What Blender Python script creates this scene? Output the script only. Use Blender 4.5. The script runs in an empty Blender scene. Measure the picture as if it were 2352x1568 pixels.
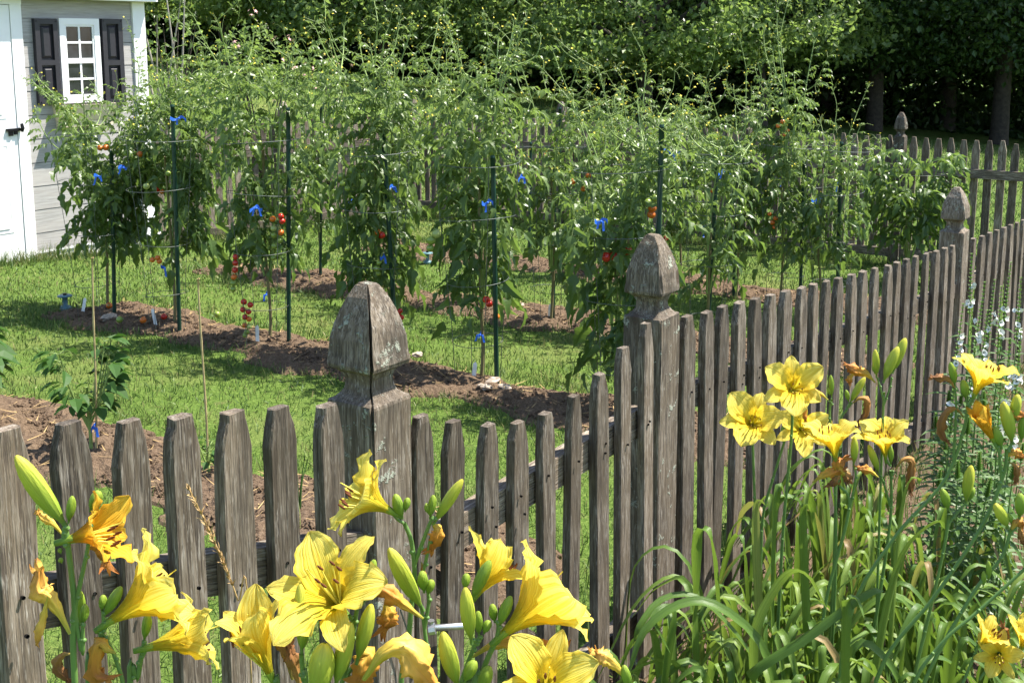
import bpy, math, random
import numpy as np
from mathutils import Vector, Matrix, Euler

# ------------------------------------------------------------------ camera, sky, sun
SC = bpy.context.scene
COL = SC.collection
F, V0, HC = 2680.0, 537.6, 1.65          # focal length and principal row in units of a 2352 px wide frame
TA = math.atan(0.167)
cam_d = bpy.data.cameras.new('camera')
cam = bpy.data.objects.new('camera', cam_d); COL.objects.link(cam)
cam_d.sensor_width = 36.0; cam_d.sensor_fit = 'HORIZONTAL'
cam_d.lens = F / 2352 * 36.0
cam_d.shift_y = -(784 - V0) / 2352
cam_d.clip_start = 0.05; cam_d.clip_end = 500
cam.location = (0, 0, HC)
cam.rotation_euler = (math.pi / 2 - TA, 0, 0)
SC.camera = cam

SUN_EL = math.radians(62)
sun_h = Vector((0.96, 0.24)).normalized()
sun_dir = Vector((sun_h.x * math.cos(SUN_EL), sun_h.y * math.cos(SUN_EL), math.sin(SUN_EL)))
world = bpy.data.worlds.new('World'); SC.world = world; world.use_nodes = True
wn = world.node_tree; wn.nodes.clear()
sky = wn.nodes.new('ShaderNodeTexSky'); sky.sky_type = 'NISHITA'; sky.sun_disc = False
sky.sun_elevation = SUN_EL; sky.sun_rotation = math.atan2(sun_h.x, sun_h.y)
bgn = wn.nodes.new('ShaderNodeBackground'); bgn.inputs[1].default_value = 0.115
wo = wn.nodes.new('ShaderNodeOutputWorld')
wn.links.new(sky.outputs[0], bgn.inputs[0]); wn.links.new(bgn.outputs[0], wo.inputs[0])
sl = bpy.data.lights.new('sun', 'SUN'); sl.energy = 5.0; sl.angle = math.radians(0.53); sl.color = (1.0, 0.95, 0.86)
sun = bpy.data.objects.new('sun', sl); COL.objects.link(sun)
sun.rotation_euler = sun_dir.to_track_quat('Z', 'Y').to_euler(); sun.location = (20, 12, 40)
SC.view_settings.view_transform = 'Standard'; SC.view_settings.look = 'None'
SC.view_settings.exposure = 1.45; SC.view_settings.gamma = 1.0
SC.render.engine = 'CYCLES'
SC.cycles.max_bounces = 6; SC.cycles.diffuse_bounces = 3; SC.cycles.glossy_bounces = 2
SC.cycles.transmission_bounces = 4; SC.cycles.transparent_max_bounces = 6
SC.cycles.use_adaptive_sampling = True; SC.cycles.adaptive_threshold = 0.02
SC.cycles.use_denoising = True

# ------------------------------------------------------------------ geometry of the place
E1 = np.array([0.5635, 0.8261]); E2 = np.array([-0.8261, 0.5635])   # along the front fence / towards the shed
C_F = 1.306                                                          # the front fence line
ANG1 = math.atan2(E1[1], E1[0])
ANG2 = math.atan2(E2[1], E2[0])

def sst(a, b, x):
    t = np.clip((x - a) / (b - a), 0, 1); return t * t * (3 - 2 * t)

def q1(x, y): return E1[0] * x + E1[1] * y
def q2(x, y): return E2[0] * x + E2[1] * y
def xy(a, b): return (E1[0] * a + E2[0] * b, E1[1] * a + E2[1] * b)

def gz(x, y):
    x = np.asarray(x, float); y = np.asarray(y, float)
    z = -0.32 * sst(1.6, 8.0, q1(x, y))
    rise = np.clip(0.67 - 0.1 * x, -1.2, 2.6)
    z = z + rise * sst(13.5, 23, y)
    z = z + 0.012 * np.sin(x * 2.1 + 1.3) * np.sin(y * 1.7) + 0.008 * np.sin(x * 5.3) * np.sin(y * 4.1 + 2)
    return z

def gzf(x, y): return float(gz(x, y))

def ray(u, v):
    a = (u - 1176) / F; b = -(v - V0) / F
    c, s = math.cos(TA), math.sin(TA)
    return np.array([a, c + b * s, -s + b * c])

def P(u, v, D):
    d = ray(u, v); k = D / d[1]
    return Vector((d[0] * k, D, HC + d[2] * k))

def G(u, v, dz=0.0):
    d = ray(u, v); k = 1.0
    lo, hi = 0.3, 80.0
    for _ in range(50):
        k = 0.5 * (lo + hi)
        if HC + d[2] * k > gzf(d[0] * k, d[1] * k): lo = k
        else: hi = k
    x, y = d[0] * k, d[1] * k
    return Vector((x, y, gzf(x, y) + dz))

def HP(u, v, c=C_F):
    """hit of a pixel ray with the vertical plane q2 = c"""
    d = ray(u, v); k = c / (E2[0] * d[0] + E2[1] * d[1])
    return Vector((d[0] * k, d[1] * k, HC + d[2] * k))

# ------------------------------------------------------------------ object helpers
def link(o, parent=None):
    COL.objects.link(o)
    if parent is not None: o.parent = parent
    return o

def tag(o, label=None, cat=None, group=None, kind=None):
    if label: o['label'] = label
    if cat: o['category'] = cat
    if group: o['group'] = group
    if kind: o['kind'] = kind
    return o

def thing(name, loc, label, cat, group=None, rz=0.0):
    o = bpy.data.objects.new(name, None); o.empty_display_size = 0.05
    o.location = loc; o.rotation_euler = (0, 0, rz)
    link(o); return tag(o, label, cat, group)

class MB:
    """mesh collector: vertices, faces by size, per-face material index, optional uv per vertex"""
    def __init__(s): s.v = []; s.f = []; s.m = []; s.uv = []; s.n = 0
    def add(s, v, faces, mi=0, uv=None):
        v = np.asarray(v, float).reshape(-1, 3)
        s.v.append(v); s.uv.append(np.zeros((len(v), 2)) if uv is None else np.asarray(uv, float))
        for f in (faces if isinstance(faces, list) else [faces]):
            f = np.asarray(f, int)
            if f.size: s.f.append(f + s.n); s.m.append(np.full(len(f), mi))
        s.n += len(v); return s
    def inst(s, tv, tf, M, mi=0, uv=None):
        """many copies of a template by 4x4 matrices"""
        M = np.asarray(M); n = len(M)
        if n == 0: return s
        tv = np.asarray(tv, float); k = len(tv)
        h = np.c_[tv, np.ones(k)]
        vv = np.einsum('nij,kj->nki', M[:, :3, :], h).reshape(-1, 3)
        fs = []
        for f in (tf if isinstance(tf, list) else [tf]):
            f = np.asarray(f, int)
            fs.append((f[None] + (np.arange(n) * k)[:, None, None]).reshape(-1, f.shape[1]))
        return s.add(vv, fs, mi, None if uv is None else np.tile(uv, (n, 1)))
    def box(s, a, b, mi=0):
        x0, y0, z0 = a; x1, y1, z1 = b
        v = [(x0,y0,z0),(x1,y0,z0),(x1,y1,z0),(x0,y1,z0),(x0,y0,z1),(x1,y0,z1),(x1,y1,z1),(x0,y1,z1)]
        return s.add(v, [np.array([(0,3,2,1),(4,5,6,7),(0,1,5,4),(1,2,6,5),(2,3,7,6),(3,0,4,7)])], mi)
    def tube(s, pts, rad, sides=6, mi=0, cap=True):
        pts = np.asarray(pts, float); n = len(pts)
        rad = np.broadcast_to(np.asarray(rad, float), (n,))
        t = np.gradient(pts, axis=0); t /= np.linalg.norm(t, axis=1)[:, None] + 1e-12
        ref = np.array([0.0, 0, 1]) if abs(t[0][2]) < 0.9 else np.array([1.0, 0, 0])
        a = np.cross(t, ref); a /= np.linalg.norm(a, axis=1)[:, None] + 1e-9
        b = np.cross(t, a)
        th = np.arange(sides) * 2 * math.pi / sides
        v = pts[:, None] + rad[:, None, None] * (np.cos(th)[None, :, None] * a[:, None] + np.sin(th)[None, :, None] * b[:, None])
        i = np.arange(n - 1)[:, None] * sides; j = np.arange(sides)[None]; j2 = (j + 1) % sides
        f = np.stack([i + j, i + sides + j, i + sides + j2, i + j2], -1).reshape(-1, 4)
        uv = np.stack([np.tile(np.arange(sides) / sides, n), np.repeat(np.linspace(0, 1, n), sides)], 1)
        s.add(v.reshape(-1, 3), [f], mi, uv)
        if cap:
            s.f.append(np.array([list(range(s.n - sides, s.n))])); s.m.append(np.array([mi]))
        return s
    def grid(s, V, mi=0, uv=None):
        n, m = V.shape[:2]
        i = np.arange(n - 1)[:, None] * m; j = np.arange(m - 1)[None]
        f = np.stack([i + j, i + j + 1, i + m + j + 1, i + m + j], -1).reshape(-1, 4)
        return s.add(V.reshape(-1, 3), [f], mi, None if uv is None else uv.reshape(-1, 2))
    def mesh(s, name, mats, smooth=False):
        me = bpy.data.meshes.new(name)
        v = np.concatenate(s.v) if s.v else np.zeros((0, 3))
        me.vertices.add(len(v)); me.vertices.foreach_set('co', v.astype(np.float32).ravel())
        idx = np.concatenate([f.ravel() for f in s.f]); ln = np.concatenate([np.full(len(f), f.shape[1]) for f in s.f])
        me.loops.add(len(idx)); me.loops.foreach_set('vertex_index', idx.astype(np.int32))
        me.polygons.add(len(ln)); me.polygons.foreach_set('loop_start', np.r_[0, np.cumsum(ln)[:-1]].astype(np.int32))
        mi = np.concatenate(s.m).astype(np.int32)
        me.polygons.foreach_set('material_index', mi)
        me.polygons.foreach_set('use_smooth', np.full(len(ln), bool(smooth)))
        uvl = me.uv_layers.new(name='UVMap')
        uvl.data.foreach_set('uv', np.concatenate(s.uv)[idx].astype(np.float32).ravel())
        for m in (mats if isinstance(mats, (list, tuple)) else [mats]): me.materials.append(m)
        me.update(calc_edges=True); me.validate(verbose=False)
        return me
    def obj(s, name, mats, parent=None, loc=(0, 0, 0), smooth=False, rot=(0, 0, 0)):
        o = bpy.data.objects.new(name, s.mesh(name, mats, smooth))
        o.location = loc; o.rotation_euler = rot
        return link(o, parent)

def ob(name, me, parent=None, loc=(0, 0, 0), rot=(0, 0, 0), scale=(1, 1, 1)):
    o = bpy.data.objects.new(name, me); o.location = loc; o.rotation_euler = rot; o.scale = scale
    return link(o, parent)

def rel(parent, pts):
    """world points -> offsets from an unrotated thing"""
    return np.asarray(pts, float) - np.array(parent.location)

def frames(Y, up, S, pos):
    """4x4 matrices: local y along Y, local z near up, scale S"""
    Y = np.asarray(Y, float); Y = Y / (np.linalg.norm(Y, axis=1)[:, None] + 1e-9)
    X = np.cross(Y, up); X /= np.linalg.norm(X, axis=1)[:, None] + 1e-9
    Z = np.cross(X, Y)
    n = len(Y); M = np.zeros((n, 4, 4)); S = np.broadcast_to(np.asarray(S, float), (n,))[:, None]
    M[:, :3, 0] = X * S; M[:, :3, 1] = Y * S; M[:, :3, 2] = Z * S; M[:, :3, 3] = pos; M[:, 3, 3] = 1
    return M

def spline(pts, n):
    """Catmull-Rom through points"""
    p = np.asarray([tuple(q) for q in pts], float)
    if len(p) == 2: return p[0] + (p[1] - p[0]) * np.linspace(0, 1, n)[:, None]
    q = np.vstack([2 * p[0] - p[1], p, 2 * p[-1] - p[-2]])
    out = []
    for t in np.linspace(0, len(p) - 1 - 1e-9, n):
        i = int(t); f = t - i; a, b, c, d = q[i:i + 4]
        out.append(0.5 * ((2 * b) + (c - a) * f + (2 * a - 5 * b + 4 * c - d) * f * f + (3 * b - a - 3 * c + d) * f ** 3))
    return np.array(out)

ORD = 'first second third fourth fifth sixth seventh eighth ninth tenth eleventh twelfth'.split()

# ------------------------------------------------------------------ materials
class NT:
    def __init__(s, name):
        s.m = bpy.data.materials.new(name); s.m.use_nodes = True
        s.t = s.m.node_tree; s.t.nodes.clear()
        s.out = s.n('OutputMaterial')
    def n(s, typ, **kw):
        nd = s.t.nodes.new('ShaderNode' + typ)
        for k, v in kw.items(): setattr(nd, k, v)
        return nd
    def set(s, nd, **kw):
        for k, v in kw.items():
            k = k.replace('_', ' ')
            i = nd.inputs[k]
            if isinstance(v, bpy.types.NodeSocket): s.t.links.new(v, i)
            else: i.default_value = v
        return nd
    def l(s, a, b): s.t.links.new(a, b)
    def noise(s, vec, scale, detail=4, rough=0.6, out=0, **kw):
        nd = s.n('TexNoise'); s.l(vec, nd.inputs['Vector'])
        nd.inputs['Scale'].default_value = scale; nd.inputs['Detail'].default_value = detail; nd.inputs['Roughness'].default_value = rough
        for k, v in kw.items(): nd.inputs[k].default_value = v
        return nd.outputs[out]
    def ramp(s, fac, stops, interp='LINEAR'):
        nd = s.n('ValToRGB'); cr = nd.color_ramp; cr.interpolation = interp
        while len(cr.elements) < len(stops): cr.elements.new(0.5)
        for e, (p, c) in zip(cr.elements, stops):
            e.position = p; e.color = (*c, 1) if len(c) == 3 else c
        s.l(fac, nd.inputs[0]); return nd.outputs[0]
    def mix(s, f, a, b, mode='MIX'):
        nd = s.n('Mix', data_type='RGBA', blend_type=mode)
        for i, v in ((0, f), (6, a), (7, b)):
            if isinstance(v, bpy.types.NodeSocket): s.l(v, nd.inputs[i])
            else: nd.inputs[i].default_value = (*v, 1) if isinstance(v, tuple) and len(v) == 3 else v
        return nd.outputs[2]
    def math(s, op, a, b=0.0, clamp=False):
        nd = s.n('Math', operation=op, use_clamp=clamp)
        for i, v in ((0, a), (1, b)):
            if isinstance(v, bpy.types.NodeSocket): s.l(v, nd.inputs[i])
            else: nd.inputs[i].default_value = v
        return nd.outputs[0]
    def mapping(s, vec, scale=(1, 1, 1), loc=None):
        nd = s.n('Mapping'); s.l(vec, nd.inputs[0]); nd.inputs['Scale'].default_value = scale
        if loc is not None: s.l(loc, nd.inputs['Location'])
        return nd.outputs[0]
    def bump(s, h, strength=0.5, dist=0.01):
        nd = s.n('Bump'); s.l(h, nd.inputs['Height']); nd.inputs['Strength'].default_value = strength; nd.inputs['Distance'].default_value = dist
        return nd.outputs[0]
    def pbsdf(s, col, rough=0.6, normal=None, metal=0.0, spec=0.4, **kw):
        nd = s.n('BsdfPrincipled')
        for k, v in (('Base Color', col), ('Roughness', rough), ('Metallic', metal), ('Specular IOR Level', spec)):
            if isinstance(v, bpy.types.NodeSocket): s.l(v, nd.inputs[k])
            else: nd.inputs[k].default_value = (*v, 1) if isinstance(v, tuple) and len(v) == 3 else v
        if normal is not None: s.l(normal, nd.inputs['Normal'])
        return nd.outputs[0]
    def finish(s, sh): s.l(sh, s.out.inputs[0]); return s.m

def mat_plain(name, col, rough=0.6, metal=0.0, spec=0.4, var=0.12, scale=30.0):
    t = NT(name); oc = t.n('TexCoord').outputs['Object']
    f = t.noise(oc, scale, 3)
    lo = tuple(c * (1 - var) for c in col); hi = tuple(min(1, c * (1 + var)) for c in col)
    c = t.ramp(f, [(0.3, lo), (0.7, hi)])
    return t.finish(t.pbsdf(c, rough, t.bump(f, 0.15, 0.002), metal, spec))

def mat_wood(name, axis, tone=1.0, lichen=0.0):
    """weathered grey picket wood, grain along the given local axis"""
    t = NT(name); oc = t.n('TexCoord').outputs['Object']; oi = t.n('ObjectInfo')
    rnd = oi.outputs['Random']
    off = t.n('CombineXYZ')
    for i, k in enumerate((37.0, 53.0, 71.0)): t.l(t.math('MULTIPLY', rnd, k), off.inputs[i])
    def sc(a, b): return tuple(b if i == axis else a for i in range(3))
    g1 = t.mapping(oc, sc(1, 0.035), off.outputs[0])
    g2 = t.mapping(oc, sc(1, 0.10), off.outputs[0])
    g3 = t.mapping(oc, (1, 1, 1), off.outputs[0])
    fine = t.noise(g1, 300, 3, 0.65)                 # fine grain lines
    streak = t.noise(g2, 95, 5, 0.7)                # broader streaks
    blot = t.noise(g3, 9, 4, 0.6)
    speck = t.noise(g2, 240, 3, 0.65)
    k = tone
    c = t.ramp(streak, [(0.30, (0.062*k, 0.045*k, 0.030*k)), (0.46, (0.14*k, 0.112*k, 0.083*k)), (0.58, (0.225*k, 0.19*k, 0.15*k)), (0.76, (0.38*k, 0.335*k, 0.28*k))])
    c = t.mix(t.ramp(fine, [(0.40, (1, 1, 1)), (0.50, (0, 0, 0))]), c, (0.05*k, 0.04*k, 0.034*k))
    c = t.mix(t.math('MULTIPLY', t.ramp(speck, [(0.56, (0, 0, 0)), (0.66, (1, 1, 1))]), 0.55), c, (0.46*k, 0.42*k, 0.37*k))
    c = t.mix(t.ramp(blot, [(0.35, (0.55, 0.55, 0.55)), (0.65, (0, 0, 0))]), c, (0.115*k, 0.085*k, 0.055*k))
    kv = t.n('TexVoronoi'); t.l(t.mapping(oc, sc(1, 0.45), off.outputs[0]), kv.inputs['Vector']); kv.inputs['Scale'].default_value = 7.0
    kd = kv.outputs['Distance']
    kn = t.ramp(kd, [(0.045, (1, 1, 1)), (0.075, (0, 0, 0))])
    ring = t.math('MULTIPLY', t.ramp(t.math('SINE', t.math('MULTIPLY', kd, 190.0)), [(0.2, (1, 1, 1)), (0.7, (0, 0, 0))]), t.ramp(kd, [(0.05, (0.6, 0.6, 0.6)), (0.15, (0, 0, 0))]))
    c = t.mix(kn, c, (0.09*k, 0.06*k, 0.04*k)); c = t.mix(ring, c, (0.07*k, 0.052*k, 0.04*k))
    stain = t.noise(t.mapping(oc, sc(1, 0.25), off.outputs[0]), 16, 4, 0.65)
    c = t.mix(t.ramp(stain, [(0.50, (0, 0, 0)), (0.66, (0.75, 0.75, 0.75))]), c, (0.05*k, 0.04*k, 0.03*k))
    hsv = t.n('HueSaturation'); t.l(c, hsv.inputs['Color'])
    t.l(t.math('ADD', t.math('MULTIPLY', rnd, 0.75), 0.72), hsv.inputs['Value'])
    c = hsv.outputs[0]
    hgt = t.math('ADD', t.math('MULTIPLY', fine, 0.7), t.math('MULTIPLY', streak, 0.6))
    if lichen:
        ln = t.noise(g3, 26, 5, 0.7); lf = t.noise(g3, 160, 3, 0.6)
        msk = t.math('MULTIPLY', t.ramp(ln, [(0.60 - 0.1 * lichen, (0, 0, 0)), (0.64 - 0.1 * lichen, (1, 1, 1))]), t.ramp(lf, [(0.38, (0, 0, 0)), (0.5, (1, 1, 1))]))
        c = t.mix(msk, c, (0.30, 0.31, 0.25))
        hgt = t.math('ADD', hgt, msk)
    return t.finish(t.pbsdf(c, 0.85, t.bump(hgt, 0.8, 0.004), 0, 0.25))

def mat_leaf(name, lo, hi, trans=0.35, rough=0.5, back=None, scale=60.0, spec=0.4):
    """leaf: colour varies from leaf to leaf; light passes through"""
    t = NT(name); oc = t.n('TexCoord').outputs['Object']; geo = t.n('NewGeometry')
    f = t.math('ADD', t.math('MULTIPLY', geo.outputs['Random Per Island'], 0.7), t.math('MULTIPLY', t.noise(oc, scale, 2), 0.3))
    c = t.ramp(f, [(0.1, lo), (0.9, hi)])
    p = t.pbsdf(c, rough, None, 0, spec)
    tr = t.n('BsdfTranslucent'); t.l(t.mix(0.5, c, tuple(min(1, x * y) for x, y in zip(hi, (1.5, 1.6, 0.7)))), tr.inputs[0])
    mx = t.n('MixShader'); mx.inputs[0].default_value = trans
    t.l(p, mx.inputs[1]); t.l(tr.outputs[0], mx.inputs[2])
    return t.finish(mx.outputs[0])

M = {}
M['wood_z'] = mat_wood('weathered_wood', 2, 0.80)
M['wood_x'] = mat_wood('weathered_rail_wood', 0, 0.95)
M['wood_post'] = mat_wood('weathered_post_wood', 2, 0.9, 0.12)
M['wood_back'] = mat_wood('back_fence_wood', 2, 1.05)  # paler tone of the weathered wood, for both rear fences
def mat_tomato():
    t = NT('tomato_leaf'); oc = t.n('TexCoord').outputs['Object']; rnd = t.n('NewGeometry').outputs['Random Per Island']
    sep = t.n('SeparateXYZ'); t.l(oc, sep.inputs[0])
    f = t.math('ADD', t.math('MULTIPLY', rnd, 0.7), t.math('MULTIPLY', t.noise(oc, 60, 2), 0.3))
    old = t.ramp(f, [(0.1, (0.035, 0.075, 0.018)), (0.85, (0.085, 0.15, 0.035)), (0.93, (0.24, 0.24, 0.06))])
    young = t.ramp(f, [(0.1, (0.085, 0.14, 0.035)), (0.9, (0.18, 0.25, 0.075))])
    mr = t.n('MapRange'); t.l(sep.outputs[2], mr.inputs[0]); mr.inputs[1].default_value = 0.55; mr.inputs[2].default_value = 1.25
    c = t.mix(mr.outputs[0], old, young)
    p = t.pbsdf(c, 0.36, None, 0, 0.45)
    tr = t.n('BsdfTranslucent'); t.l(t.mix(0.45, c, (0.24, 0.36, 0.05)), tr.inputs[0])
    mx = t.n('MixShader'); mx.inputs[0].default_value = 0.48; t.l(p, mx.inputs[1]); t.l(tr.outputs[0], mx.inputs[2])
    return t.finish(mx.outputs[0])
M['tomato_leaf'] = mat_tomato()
M['tomato_stem'] = mat_plain('tomato_stem', (0.20, 0.28, 0.08), 0.5)
M['tomato_trunk'] = mat_plain('tomato_trunk', (0.16, 0.14, 0.06), 0.7)
M['blossom'] = mat_plain('tomato_blossom', (0.75, 0.62, 0.06), 0.6)
M['pepper_leaf'] = mat_leaf('pepper_leaf', (0.03, 0.075, 0.015), (0.06, 0.13, 0.03), 0.35, 0.5, spec=0.2)
def mat_grass():
    t = NT('grass_blade'); oc = t.n('TexCoord').outputs['Object']; rnd = t.n('NewGeometry').outputs['Random Per Island']
    c = t.ramp(rnd, [(0.0, (0.04, 0.085, 0.016)), (0.55, (0.085, 0.148, 0.03)), (0.90, (0.14, 0.195, 0.05)), (0.96, (0.26, 0.23, 0.10))])
    dry = t.math('MULTIPLY', t.ramp(t.noise(oc, 1.3, 4, 0.65), [(0.50, (0, 0, 0)), (0.70, (1, 1, 1))]), t.ramp(rnd, [(0.4, (0, 0, 0)), (0.6, (0.8, 0.8, 0.8))]))
    c = t.mix(dry, c, (0.27, 0.235, 0.10))
    p = t.pbsdf(c, 0.5, None, 0, 0.3); tr = t.n('BsdfTranslucent'); t.l(c, tr.inputs[0])
    mx = t.n('MixShader'); mx.inputs[0].default_value = 0.3; t.l(p, mx.inputs[1]); t.l(tr.outputs[0], mx.inputs[2])
    return t.finish(mx.outputs[0])
M['grass'] = mat_grass()
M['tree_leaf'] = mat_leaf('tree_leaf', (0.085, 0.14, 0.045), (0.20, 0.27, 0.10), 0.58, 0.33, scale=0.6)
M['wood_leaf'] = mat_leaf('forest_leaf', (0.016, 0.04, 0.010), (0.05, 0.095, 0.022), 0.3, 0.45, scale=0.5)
def mat_strap():
    t = NT('daylily_leaf'); uv = t.n('UVMap').outputs[0]; rnd = t.n('ObjectInfo').outputs['Random']
    line = t.noise(t.mapping(uv, (22, 0.6, 1)), 1.0, 2, 0.5)
    c = t.ramp(rnd, [(0.0, (0.06, 0.125, 0.02)), (0.5, (0.125, 0.21, 0.036)), (0.90, (0.22, 0.30, 0.06)), (0.925, (0.34, 0.24, 0.11)), (1.0, (0.28, 0.17, 0.08))])
    c = t.mix(t.ramp(line, [(0.40, (0.45, 0.45, 0.45)), (0.55, (0, 0, 0))]), c, (0.05, 0.10, 0.016))
    p = t.pbsdf(c, 0.42, t.bump(line, 0.35, 0.002), 0, 0.35); tr = t.n('BsdfTranslucent'); t.l(t.mix(0.5, c, (0.22, 0.34, 0.03)), tr.inputs[0])
    mx = t.n('MixShader'); mx.inputs[0].default_value = 0.35; t.l(p, mx.inputs[1]); t.l(tr.outputs[0], mx.inputs[2])
    return t.finish(mx.outputs[0])
M['lily_leaf'] = mat_strap()
M['herb_leaf'] = mat_leaf('herb_leaf', (0.045, 0.10, 0.02), (0.09, 0.16, 0.04), 0.3, 0.4)
M['lily_stem'] = mat_plain('daylily_stem', (0.10, 0.19, 0.045), 0.5)
M['bark'] = mat_plain('tree_bark', (0.045, 0.036, 0.028), 0.9, var=0.4, scale=12)
M['white_paint'] = mat_plain('white_paint', (0.78, 0.78, 0.78), 0.5, var=0.03, scale=8)
M['black_shutter'] = mat_plain('charcoal_shutter', (0.024, 0.022, 0.027), 0.45)
M['black_metal'] = mat_plain('black_metal', (0.012, 0.012, 0.013), 0.35, 0.5)
M['steel'] = mat_plain('galvanised_steel', (0.45, 0.46, 0.47), 0.35, 0.9)
M['wire'] = mat_plain('cage_wire', (0.10, 0.115, 0.11), 0.5, 0.5)
M['stake'] = mat_plain('green_stake_coating', (0.006, 0.035, 0.022), 0.4)
M['bamboo'] = mat_plain('bamboo', (0.34, 0.27, 0.13), 0.55, var=0.3)
M['blue_tape'] = mat_plain('blue_plastic_tape', (0.015, 0.10, 0.48), 0.45)
M['teal'] = mat_plain('teal_plastic', (0.085, 0.17, 0.19), 0.45)
M['tag_white'] = mat_plain('white_plastic_tag', (0.75, 0.74, 0.68), 0.5)
M['stone'] = mat_plain('stone', (0.34, 0.28, 0.22), 0.85, var=0.3)
M['roof'] = mat_plain('roof_shingle', (0.10, 0.10, 0.10), 0.9, var=0.3)
M['cedar'] = mat_plain('cedar_planter', (0.62, 0.52, 0.38), 0.7)
for k_, c_ in (('tom_red', (0.50, 0.025, 0.012)), ('tom_orange', (0.62, 0.15, 0.015)), ('tom_green', (0.22, 0.30, 0.05)), ('tom_pale', (0.34, 0.40, 0.12))):
    t = NT(k_); oc = t.n('TexCoord').outputs['Object']
    M[k_] = t.finish(t.pbsdf(t.ramp(t.noise(oc, 25, 2), [(0.3, tuple(x * 0.8 for x in c_)), (0.7, c_)]), 0.22, None, 0, 0.5))

def mat_shed():
    t = NT('whitewashed_siding'); oc = t.n('TexCoord').outputs['Object']; oi = t.n('ObjectInfo')
    off = t.n('CombineXYZ'); t.l(t.math('MULTIPLY', oi.outputs['Random'], 91.0), off.inputs[0]); t.l(t.math('MULTIPLY', oi.outputs['Random'], 17.0), off.inputs[2])
    g = t.mapping(oc, (0.06, 1, 1), off.outputs[0]); g2 = t.mapping(oc, (0.3, 1, 1), off.outputs[0])
    a = t.noise(g, 90, 4, 0.6); b = t.noise(g2, 7, 4, 0.6)
    c = t.ramp(a, [(0.3, (0.23, 0.22, 0.21)), (0.7, (0.40, 0.39, 0.38))])
    c = t.mix(t.ramp(b, [(0.35, (0.6, 0.6, 0.6)), (0.6, (0, 0, 0))]), c, (0.40, 0.37, 0.34))
    return t.finish(t.pbsdf(c, 0.8, t.bump(a, 0.3, 0.003), 0, 0.3))
M['siding'] = mat_shed()

def mat_glass():
    t = NT('window_glass'); oc = t.n('TexCoord').outputs['Object']
    c = t.ramp(t.noise(oc, 6, 2), [(0.3, (0.012, 0.013, 0.016)), (0.7, (0.04, 0.042, 0.05))])
    return t.finish(t.pbsdf(c, 0.06, None, 0, 0.6))
M['glass'] = mat_glass()

def mat_ground():
    t = NT('lawn_ground'); oc = t.n('TexCoord').outputs['Object']
    a = t.noise(oc, 1.1, 4, 0.6); b = t.noise(oc, 60, 4, 0.7); d = t.noise(t.mapping(oc, (1, 1, 1)), 9, 3, 0.6)
    c = t.ramp(b, [(0.3, (0.045, 0.085, 0.012)), (0.5, (0.085, 0.14, 0.025)), (0.72, (0.16, 0.22, 0.05))])
    c = t.mix(t.ramp(a, [(0.5, (0, 0, 0)), (0.7, (0.6, 0.6, 0.6))]), c, (0.17, 0.18, 0.06))
    c = t.mix(t.ramp(d, [(0.62, (0, 0, 0)), (0.72, (0.4, 0.4, 0.4))]), c, (0.15, 0.12, 0.06))
    return t.finish(t.pbsdf(c, 0.9, t.bump(b, 0.8, 0.03), 0, 0.1))
M['ground'] = mat_ground()

def mat_soil():
    t = NT('garden_soil'); oc = t.n('TexCoord').outputs['Object']
    a = t.noise(oc, 9, 5, 0.65); b = t.noise(oc, 70, 4, 0.7); v = t.n('TexVoronoi'); t.l(oc, v.inputs['Vector']); v.inputs['Scale'].default_value = 90
    c = t.ramp(b, [(0.3, (0.075, 0.050, 0.032)), (0.55, (0.16, 0.110, 0.070)), (0.75, (0.27, 0.198, 0.135))])
    c = t.mix(t.ramp(a, [(0.4, (0.5, 0.5, 0.5)), (0.6, (0, 0, 0))]), c, (0.115, 0.077, 0.052))
    c = t.mix(t.ramp(v.outputs['Distance'], [(0.06, (0.7, 0.7, 0.7)), (0.14, (0, 0, 0))]), c, (0.34, 0.25, 0.18))
    return t.finish(t.pbsdf(c, 0.95, t.bump(b, 1.0, 0.02), 0, 0.1))
M['soil'] = mat_soil()

def mat_petal(name, throat, mid, tip, trans=0.4):
    t = NT(name); uv = t.n('UVMap'); sep = t.n('SeparateXYZ'); t.l(uv.outputs[0], sep.inputs[0])
    oi = t.n('ObjectInfo')
    off = t.n('CombineXYZ'); t.l(t.math('MULTIPLY', oi.outputs['Random'], 40.0), off.inputs[1])
    vein = t.noise(t.mapping(uv.outputs[0], (26, 1.2, 1), off.outputs[0]), 1.0, 3, 0.6)
    c = t.ramp(sep.outputs[1], [(0.0, throat), (0.22, tuple(0.5 * (a + b) for a, b in zip(throat, mid))), (0.42, mid), (0.9, tip)])
    c = t.mix(t.ramp(vein, [(0.40, (0.75, 0.75, 0.75)), (0.56, (0, 0, 0))]), c, tuple(x * y for x, y in zip(mid, (0.86, 0.76, 0.45))))
    p = t.pbsdf(c, 0.6, t.bump(vein, 0.8, 0.004), 0, 0.15)
    tr = t.n('BsdfTranslucent'); t.l(c, tr.inputs[0])
    mx = t.n('MixShader'); mx.inputs[0].default_value = trans
    t.l(p, mx.inputs[1]); t.l(tr.outputs[0], mx.inputs[2])
    return t.finish(mx.outputs[0])
M['petal'] = mat_petal('yellow_petal', (0.40, 0.48, 0.03), (0.86, 0.66, 0.05), (0.92, 0.80, 0.20), 0.45)
M['petal_old'] = mat_petal('ageing_orange_petal', (0.50, 0.42, 0.03), (0.82, 0.42, 0.02), (0.86, 0.56, 0.07))
M['filament'] = mat_plain('filament', (0.82, 0.72, 0.12), 0.5)
M['anther'] = mat_plain('anther', (0.12, 0.035, 0.01), 0.8)

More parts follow.
